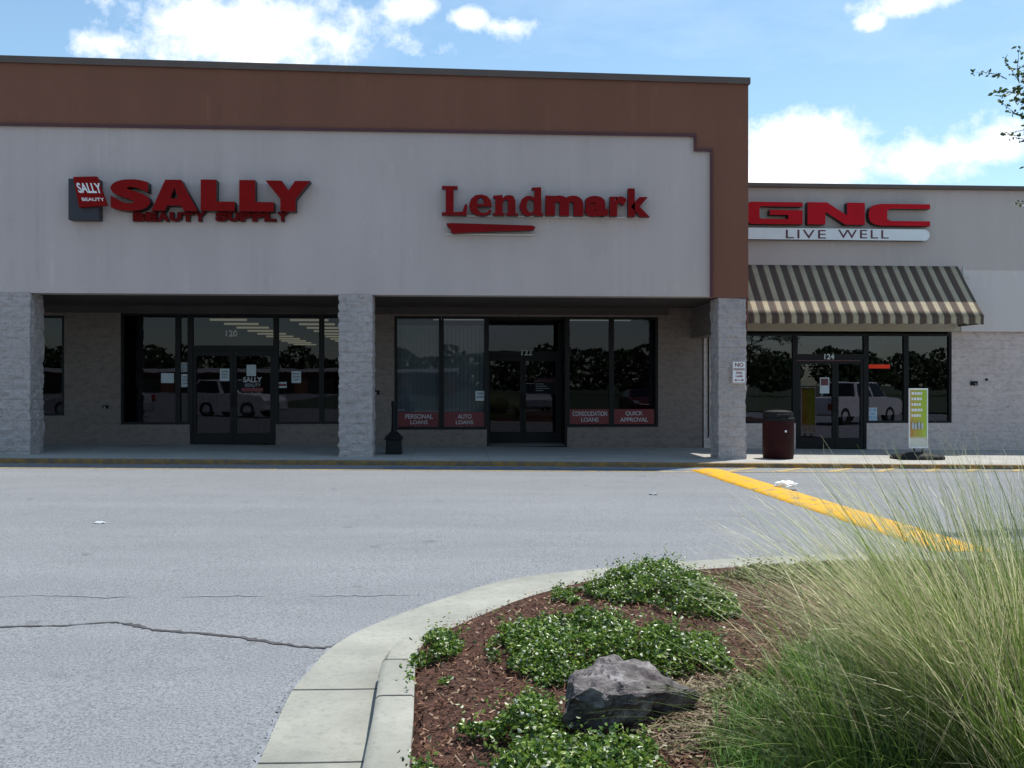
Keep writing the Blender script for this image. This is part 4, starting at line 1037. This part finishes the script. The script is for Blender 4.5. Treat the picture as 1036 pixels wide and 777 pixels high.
# ------------------------------------------------------------------ tree at the right edge
tx, ty = 9.9, 11.6; tz = road_z(tx, ty)
tr = thing('street_tree', (tx, ty, tz), 'leafy tree whose twigs reach in at the upper right edge', 'tree')
mb = MB(); mb.tube([(tx, ty, tz-.1), (tx+.03, ty, tz+.8), (tx-.02, ty+.05, tz+1.8), (tx, ty, tz+2.8), (tx+.1, ty+.05, tz+4.4), (tx+.05, ty, tz+6.0)], [.16, .13, .115, .10, .06, .02], 12); mb.build('trunk', M['bark'], tr, smooth=True)
lm = MB(); lf = MB()
def twig(p, d, L, r, lv, leafy=True):
    n = 5; pts = [p]; q = p.copy(); dd = d.copy()
    for i in range(n):
        dd = (dd+rdir(-.5, .5)*.22+Vector((0, 0, -.03))).normalized(); q = q+dd*L/n; pts.append(q.copy())
    lm.tube(pts, [r*(1-.75*i/n) for i in range(n+1)], 5, False)
    for i in range(1, n+1):
        if lv > 0:
            for k in range(2): twig(pts[i], (dd+rdir(-.6, .8)*.9).normalized(), L*random.uniform(.4, .6), r*.5, lv-1)
        if lv <= 1:
            for k in range(5 if lv == 0 else 3):
                e = (dd*.5+rdir(-.7, .6)).normalized(); l = random.uniform(.035, .075); leaf(lf, pts[i]+rdir(-1, 1)*.03, e, e.cross(rdir(-1, 1)).normalized(), l, l*.28, .15)
for i in range(16):
    z = 2.2+3.6*i/16; a = i*2.4; d = Vector((cos(a), sin(a), random.uniform(.1, .6))).normalized(); twig(Vector((tx, ty, tz+z)), d, random.uniform(1.0, 1.5), .035, 2)
for px, py, L in ((998, 76, 2.9), (1006, 90, 2.9), (1012, 80, 2.9), (1020, 100, 2.9), (1022, 118, 2.9), (1030, 140, 2.9), (1034, 165, 2.9), (1036, 100, 2.9), (1040, 215, 2.9), (1030, 84, 2.9), (1034, 125, 2.9), (1050, 150, 2.8), (1046, 205, 2.8), (1048, 60, 3.0)):   # limbs reaching towards the street
    u = (px-518)/1000; t = 11.6/(CA-u*SA); tgt = Vector((t*(SA+u*CA), 11.6, EYE-(py-388)*t/1000)); s = Vector((tx, ty, tgt.z-.5)); d = (tgt-s)
    lm.tube([s, s+d*.5+Vector((0, 0, .05)), s+d*.8], [.03, .02, .008], 6)
    for q in range(6): twig(s+d*(.70+.045*q), (d.normalized()+rdir(-.7, .9)*.9).normalized(), random.uniform(.22, .42), .006, 0)
lm.build('limbs', M['bark'], tr); lf.build('crown', M['treeleaf'], tr)

# ------------------------------------------------------------------ across the car park (seen in the shop windows)
def wheel(parent, x, y, side, R=.34, W=.22):
    mb = MB(); n = 24; yo = y
    prof = [(R*.62, -W/2), (R*.95, -W/2), (R, -W/2+.03), (R, W/2-.03), (R*.95, W/2), (R*.62, W/2)]
    for r, d in prof:
        for k in range(n): a = 2*pi*k/n; mb.v.append((x+r*cos(a), yo+d, R+r*sin(a)))
    for i in range(len(prof)-1):
        for k in range(n): mb.f.append((i*n+k, i*n+(k+1) % n, (i+1)*n+(k+1) % n, (i+1)*n+k)); mb.m.append(0)
    w = mb.build('wheel', M['tyre'], parent, smooth=True, edge=40)
    mb = MB(); 
    for r, d in ((R*.61, W*.30), (R*.5, W*.36), (R*.15, W*.40)):
        for k in range(n): a = 2*pi*k/n; mb.v.append((x+r*cos(a), yo+d*side, R+r*sin(a)))
    for i in range(2):
        for k in range(n): mb.f.append((i*n+k, i*n+(k+1) % n, (i+1)*n+(k+1) % n, (i+1)*n+k)); mb.m.append(0)
    mb.f.append(tuple(2*n+k for k in range(n))); mb.m.append(0); mb.build('rim', M['rim'], w)
def vehicle(name, label, cat, loc, rot, mat, body, cab, L, W, wheels, R=.34):
    t = thing(name, (0, 0, 0), label, cat, 'vehicles parked along the lot facing the shops')
    mb = MB(); n = len(body); hw = W/2
    for y, k in ((-hw, .97), (-hw+.07, 1.0), (hw-.07, 1.0), (hw, .97)):
        for x, z in body: mb.v.append((x*k, y, z if k == 1 else z-.03*(z > .5)))
    for j in range(3):
        for i in range(n): mb.f.append((j*n+i, j*n+(i+1) % n, (j+1)*n+(i+1) % n, (j+1)*n+i)); mb.m.append(0)
    mb.f.append(tuple(range(n))); mb.f.append(tuple(range(3*n, 4*n))[::-1]); mb.m += [0, 0]
    mb.build('body', mat, t, bevel=.025)
    (xa, za), (xb_, zb2), (xc, zc), (xd, zd) = cab     # rear base, rear top, front top, front base
    wi, wt = hw-.05, hw-.22; mb = MB()
    mb.hexa([(xa, -wi, za), (xd, -wi, zd), (xd, wi, zd), (xa, wi, za), (xb_, -wt, zb2), (xc, -wt, zc), (xc, wt, zc), (xb_, wt, zb2)]); mb.build('roof', mat, t, bevel=.04)
    def glassq(p):
        c = sum((Vector(q) for q in p), Vector())/4; nrm = (Vector(p[1])-Vector(p[0])).cross(Vector(p[3])-Vector(p[0])).normalized()
        if nrm.dot(c-Vector(((xa+xd)/2, 0, za))) < 0: nrm = -nrm
        mb = MB(); q2 = [c+(Vector(q)-c)*.86+nrm*.006 for q in p]; mb.poly(q2); mb.build('car_window', M['carglass'], t)
    glassq([(xd, -wi, zd), (xd, wi, zd), (xc, wt, zc), (xc, -wt, zc)]); glassq([(xa, wi, za), (xa, -wi, za), (xb_, -wt, zb2), (xb_, wt, zb2)])
    xm = (xb_+xc)/2-.05; xm2 = (xa+xd)/2-.05
    for s in (-1, 1):
        glassq([(xa, s*wi, za), (xm2, s*wi, za), (xm, s*wt, zb2), (xb_, s*wt, zb2)]); glassq([(xm2, s*wi, zd), (xd, s*wi, zd), (xc, s*wt, zc), (xm, s*wt, zc)])
        for wx in wheels: wheel(t, wx, s*(hw-.10), s, R)
        mb = MB(); mb.box(L/2-.10, L/2+.015, s*(hw-.22)-.16, s*(hw-.22)+.16, .62, .78); mb.build('headlight', M['lamp'], t, bevel=.02)
        mb = MB(); mb.box(-L/2-.015, -L/2+.10, s*(hw-.16)-.10, s*(hw-.16)+.10, .68, .95); mb.build('taillight', M['tail'], t, bevel=.02)
    t.location = loc; t.rotation_euler = (0, 0, rot); return t
sed = [(-2.25, .28), (-1.85, .22), (1.9, .22), (2.28, .30), (2.28, .62), (2.05, .78), (.95, .92), (-1.6, .98), (-2.2, .95), (-2.28, .6)]
sedc = ((-1.75, .95), (-1.0, 1.42), (.15, 1.44), (1.0, .90))
suv = [(-2.3, .34), (-1.9, .28), (1.9, .28), (2.3, .36), (2.32, .75), (2.1, .95), (1.05, 1.06), (-2.2, 1.08), (-2.32, .9)]
suvc = ((-2.2, 1.05), (-1.95, 1.68), (.2, 1.70), (1.1, 1.04))
pick = [(-2.9, .5), (-2.4, .42), (2.5, .42), (2.9, .5), (2.92, 1.0), (2.7, 1.12), (1.4, 1.2), (-.75, 1.22), (-2.88, 1.22), (-2.92, .8)]
pickc = ((-.75, 1.2), (-.55, 1.86), (.95, 1.88), (1.6, 1.18))
WHT, SIL, DRK, REDP = paint('white_paint', (.75, .75, .75)), paint('silver_paint', (.42, .43, .45)), paint('charcoal_paint', (.04, .045, .05)), paint('dark_red_paint', (.10, .012, .015))
vz = lambda x, y: road_z(x, y)
vehicle('pickup_truck', 'white pickup truck mirrored in the right shop window', 'pickup', (17.6, 3.4, vz(17.6, 3.4)), radians(-38), WHT, pick, pickc, 5.84, 2.0, (-1.8, 1.75), .40)
vehicle('parked_car', 'white sport utility vehicle mirrored in the beauty shop doors', 'car', (-9.6, 1.2, vz(-9.6, 1)), radians(20), WHT, suv, suvc, 4.64, 1.86, (-1.4, 1.4), .36)
vehicle('parked_car', 'silver saloon car mirrored low in the left beauty shop window', 'car', (-15.2, 2.2, vz(-15, 2)), radians(200), SIL, sed, sedc, 4.56, 1.8, (-1.35, 1.4))
vehicle('parked_car', 'charcoal saloon car mirrored in the loan office doors', 'car', (-3.2, -9.0, vz(-3, -9)), radians(90), DRK, sed, sedc, 4.56, 1.8, (-1.35, 1.4))
vehicle('parked_car', 'silver sport utility vehicle mirrored in the right loan office window', 'car', (5.6, -10.2, vz(5, -10)), radians(90), SIL, suv, suvc, 4.64, 1.86, (-1.4, 1.4), .36)
vehicle('parked_car', 'dark red saloon car mirrored at the left of the right shop window', 'car', (10.5, -9, vz(10, -9)), radians(90), REDP, sed, sedc, 4.56, 1.8, (-1.35, 1.4))
# store across the lot and a far wood
far = thing('distant_store', (-25, -88, -.1), 'long low pale store across the car park mirrored as a light line in the windows', 'building')
mb = MB(); mb.box(-70, 2, -100, -88, -.4, 3.2); mb.build('wall', M['brown'], far); mb = MB(); mb.box(-70.3, 2.3, -100.3, -87.7, 3.6, 4.3) if False else mb.box(-70.3, 2.3, -100.3, -87.7, 3.201, 3.7); mb.build('fascia', M['white'], far)
mb = MB()
for i in range(11): mb.box(-66+6*i, -62+6*i, -87.99, -87.9, .3, 2.8)
mb.build('shop_window', M['carglass'], far)
mb = MB()
for i in range(110):
    cx = -160+320*i/110+random.uniform(-2, 2); cy = random.uniform(-125, -108); R = random.uniform(3.4, 5.6); H = random.uniform(5.5, 8.0)
    for k in range(420):
        d = rdir(-1, 1); rr = R*(.55+.45*random.random()); c = Vector((cx+d.x*rr, cy+d.y*rr, H*.55+d.z*H*.45)); u = rdir(-1, 1); w = u.cross(rdir(-1, 1)).normalized(); s = random.uniform(.25, .6)
        mb.quad(c-u*s, c-w*s*.7, c+u*s, c+w*s*.7)
tag(mb.build('distant_trees', M['farleaf']), 'far green wood across the car park behind the viewer', 'wood', kind='stuff')

# ------------------------------------------------------------------ sky and light
TL, TP = .30, .25
el = math.atan(1/sqrt(TL*TL+TP*TP)); az = atan2(TL, TP)
W = bpy.data.worlds.new('World'); sc.world = W; W.use_nodes = True; nt = W.node_tree; nt.nodes.clear()
class WN(NT):
    def __init__(s, t): s.t = t
w = WN(nt); outn = w.n('ShaderNodeOutputWorld'); bg = w.n('ShaderNodeBackground')
sky = w.n('ShaderNodeTexSky', sky_type='NISHITA'); sky.sun_disc = False; sky.sun_elevation = el; sky.sun_rotation = az
sky.air_density = 1.0; sky.dust_density = .6; sky.ozone_density = 1.3
tc = w.n('ShaderNodeTexCoord').outputs['Generated']
def dirof(px, py):
    u = (px-518)/1000; v = -(py-388)/1000
    return Vector((SA+u*CA, CA-u*SA, v)).normalized()
nx1 = w.noise(tc, 9, 9, .66); nx2 = w.noise(w.scale(tc, 1, 1, 1.6), 26, 6, .6)
best = None
for px, py, rx, rz, a in ((265, 42, 140, 52, 1), (195, 20, 60, 36, .9), (105, 48, 36, 18, .75), (345, 40, 70, 34, .95), (840, 158, 75, 44, 1), (925, 160, 75, 34, 1), (800, 178, 70, 28, 1), (1002, 148, 34, 20, .8), (415, 8, 38, 16, .8), (470, 16, 26, 12, .75), (515, 26, 24, 10, .6),
                          (880, 20, 16, 11, .85), (925, 2, 60, 12, .9), (140, -60, 160, 40, .9), (700, -160, 160, 60, .9), (-180, 60, 130, 50, 1), (1330, 90, 140, 60, 1)):
    c = dirof(px, py); s = w.n('ShaderNodeVectorMath', operation='SUBTRACT'); w.l(tc, s.inputs[0]); s.inputs[1].default_value = c
    k = 1000*(c.y)
    m = w.n('ShaderNodeVectorMath', operation='MULTIPLY'); w.l(s.outputs[0], m.inputs[0]); m.inputs[1].default_value = (1000/rx, 1000/rx*.6, 1000/rz)
    ln = w.n('ShaderNodeVectorMath', operation='LENGTH'); w.l(m.outputs[0], ln.inputs[0])
    f = w.math('MULTIPLY', w.math('SUBTRACT', 1.0, ln.outputs['Value']), a)
    best = f if best is None else w.math('MAXIMUM', best, f)
best = w.math('MAXIMUM', best, -1.0)
dens = w.math('ADD', best, w.math('MULTIPLY', w.math('SUBTRACT', nx1, .5), 3.4))
dens = w.math('ADD', dens, w.math('MULTIPLY', w.math('SUBTRACT', nx2, .5), .7))
mask = w.rng(dens, -.02, .62)
# loose clouds elsewhere in the sky (behind the viewer, mirrored in the glass)
yz = w.sep(tc)
ngen = w.noise(w.scale(tc, 1, 1, 2.2), 3.2, 8, .6)
gen = w.math('MULTIPLY', w.rng(ngen, .56, .70), w.rng(yz[1], .3, -.1, 0, .55))
veil = w.math('MULTIPLY', w.rng(w.noise(w.scale(tc, 1, 1, 3), 4, 6, .6), .45, .8, 0, .28), 1)
mask = w.math('MAXIMUM', w.math('MAXIMUM', mask, gen), veil, clamp=True)
CL = 9.5
shade = w.ramp(w.math('ADD', w.math('MULTIPLY', nx2, .5), w.math('MULTIPLY', dens, .25)), [(.2, (CL*.80, CL*.86, CL*.95)), (.5, (CL, CL*1.0, CL*1.02))])
skyc = w.mix(1.0, sky.outputs[0], (1.08, 1.22, 1.17), 'MULTIPLY')
cm = w.mix(mask, skyc, shade)
w.l(cm, bg.inputs[0]); bg.inputs[1].default_value = .13; w.l(bg.outputs[0], outn.inputs[0])
sun = bpy.data.lights.new('sun', 'SUN'); sun.energy = 4.7; sun.angle = radians(.53); sun.color = (1, .965, .90)
so = bpy.data.objects.new('sun', sun); col.objects.link(so); so.rotation_euler = Vector((-TL, -TP, -1)).to_track_quat('-Z', 'Y').to_euler()
so.location = (0, 0, 40)

# ------------------------------------------------------------------ camera and output
cam = bpy.data.cameras.new('camera'); cam.sensor_width = 36; cam.lens = 1000/1036*36; cam.clip_end = 3000; cam.clip_start = .05
co = bpy.data.objects.new('camera', cam); col.objects.link(co); co.location = (0, 0, EYE); co.rotation_euler = (pi/2, 0, -YAW); sc.camera = co
sc.view_settings.view_transform = 'Standard'; sc.view_settings.look = 'None'; sc.view_settings.exposure = .22; sc.view_settings.gamma = 1
sc.render.resolution_x = 1024; sc.render.resolution_y = 768
sc.cycles.max_bounces = 8; sc.cycles.transparent_max_bounces = 12
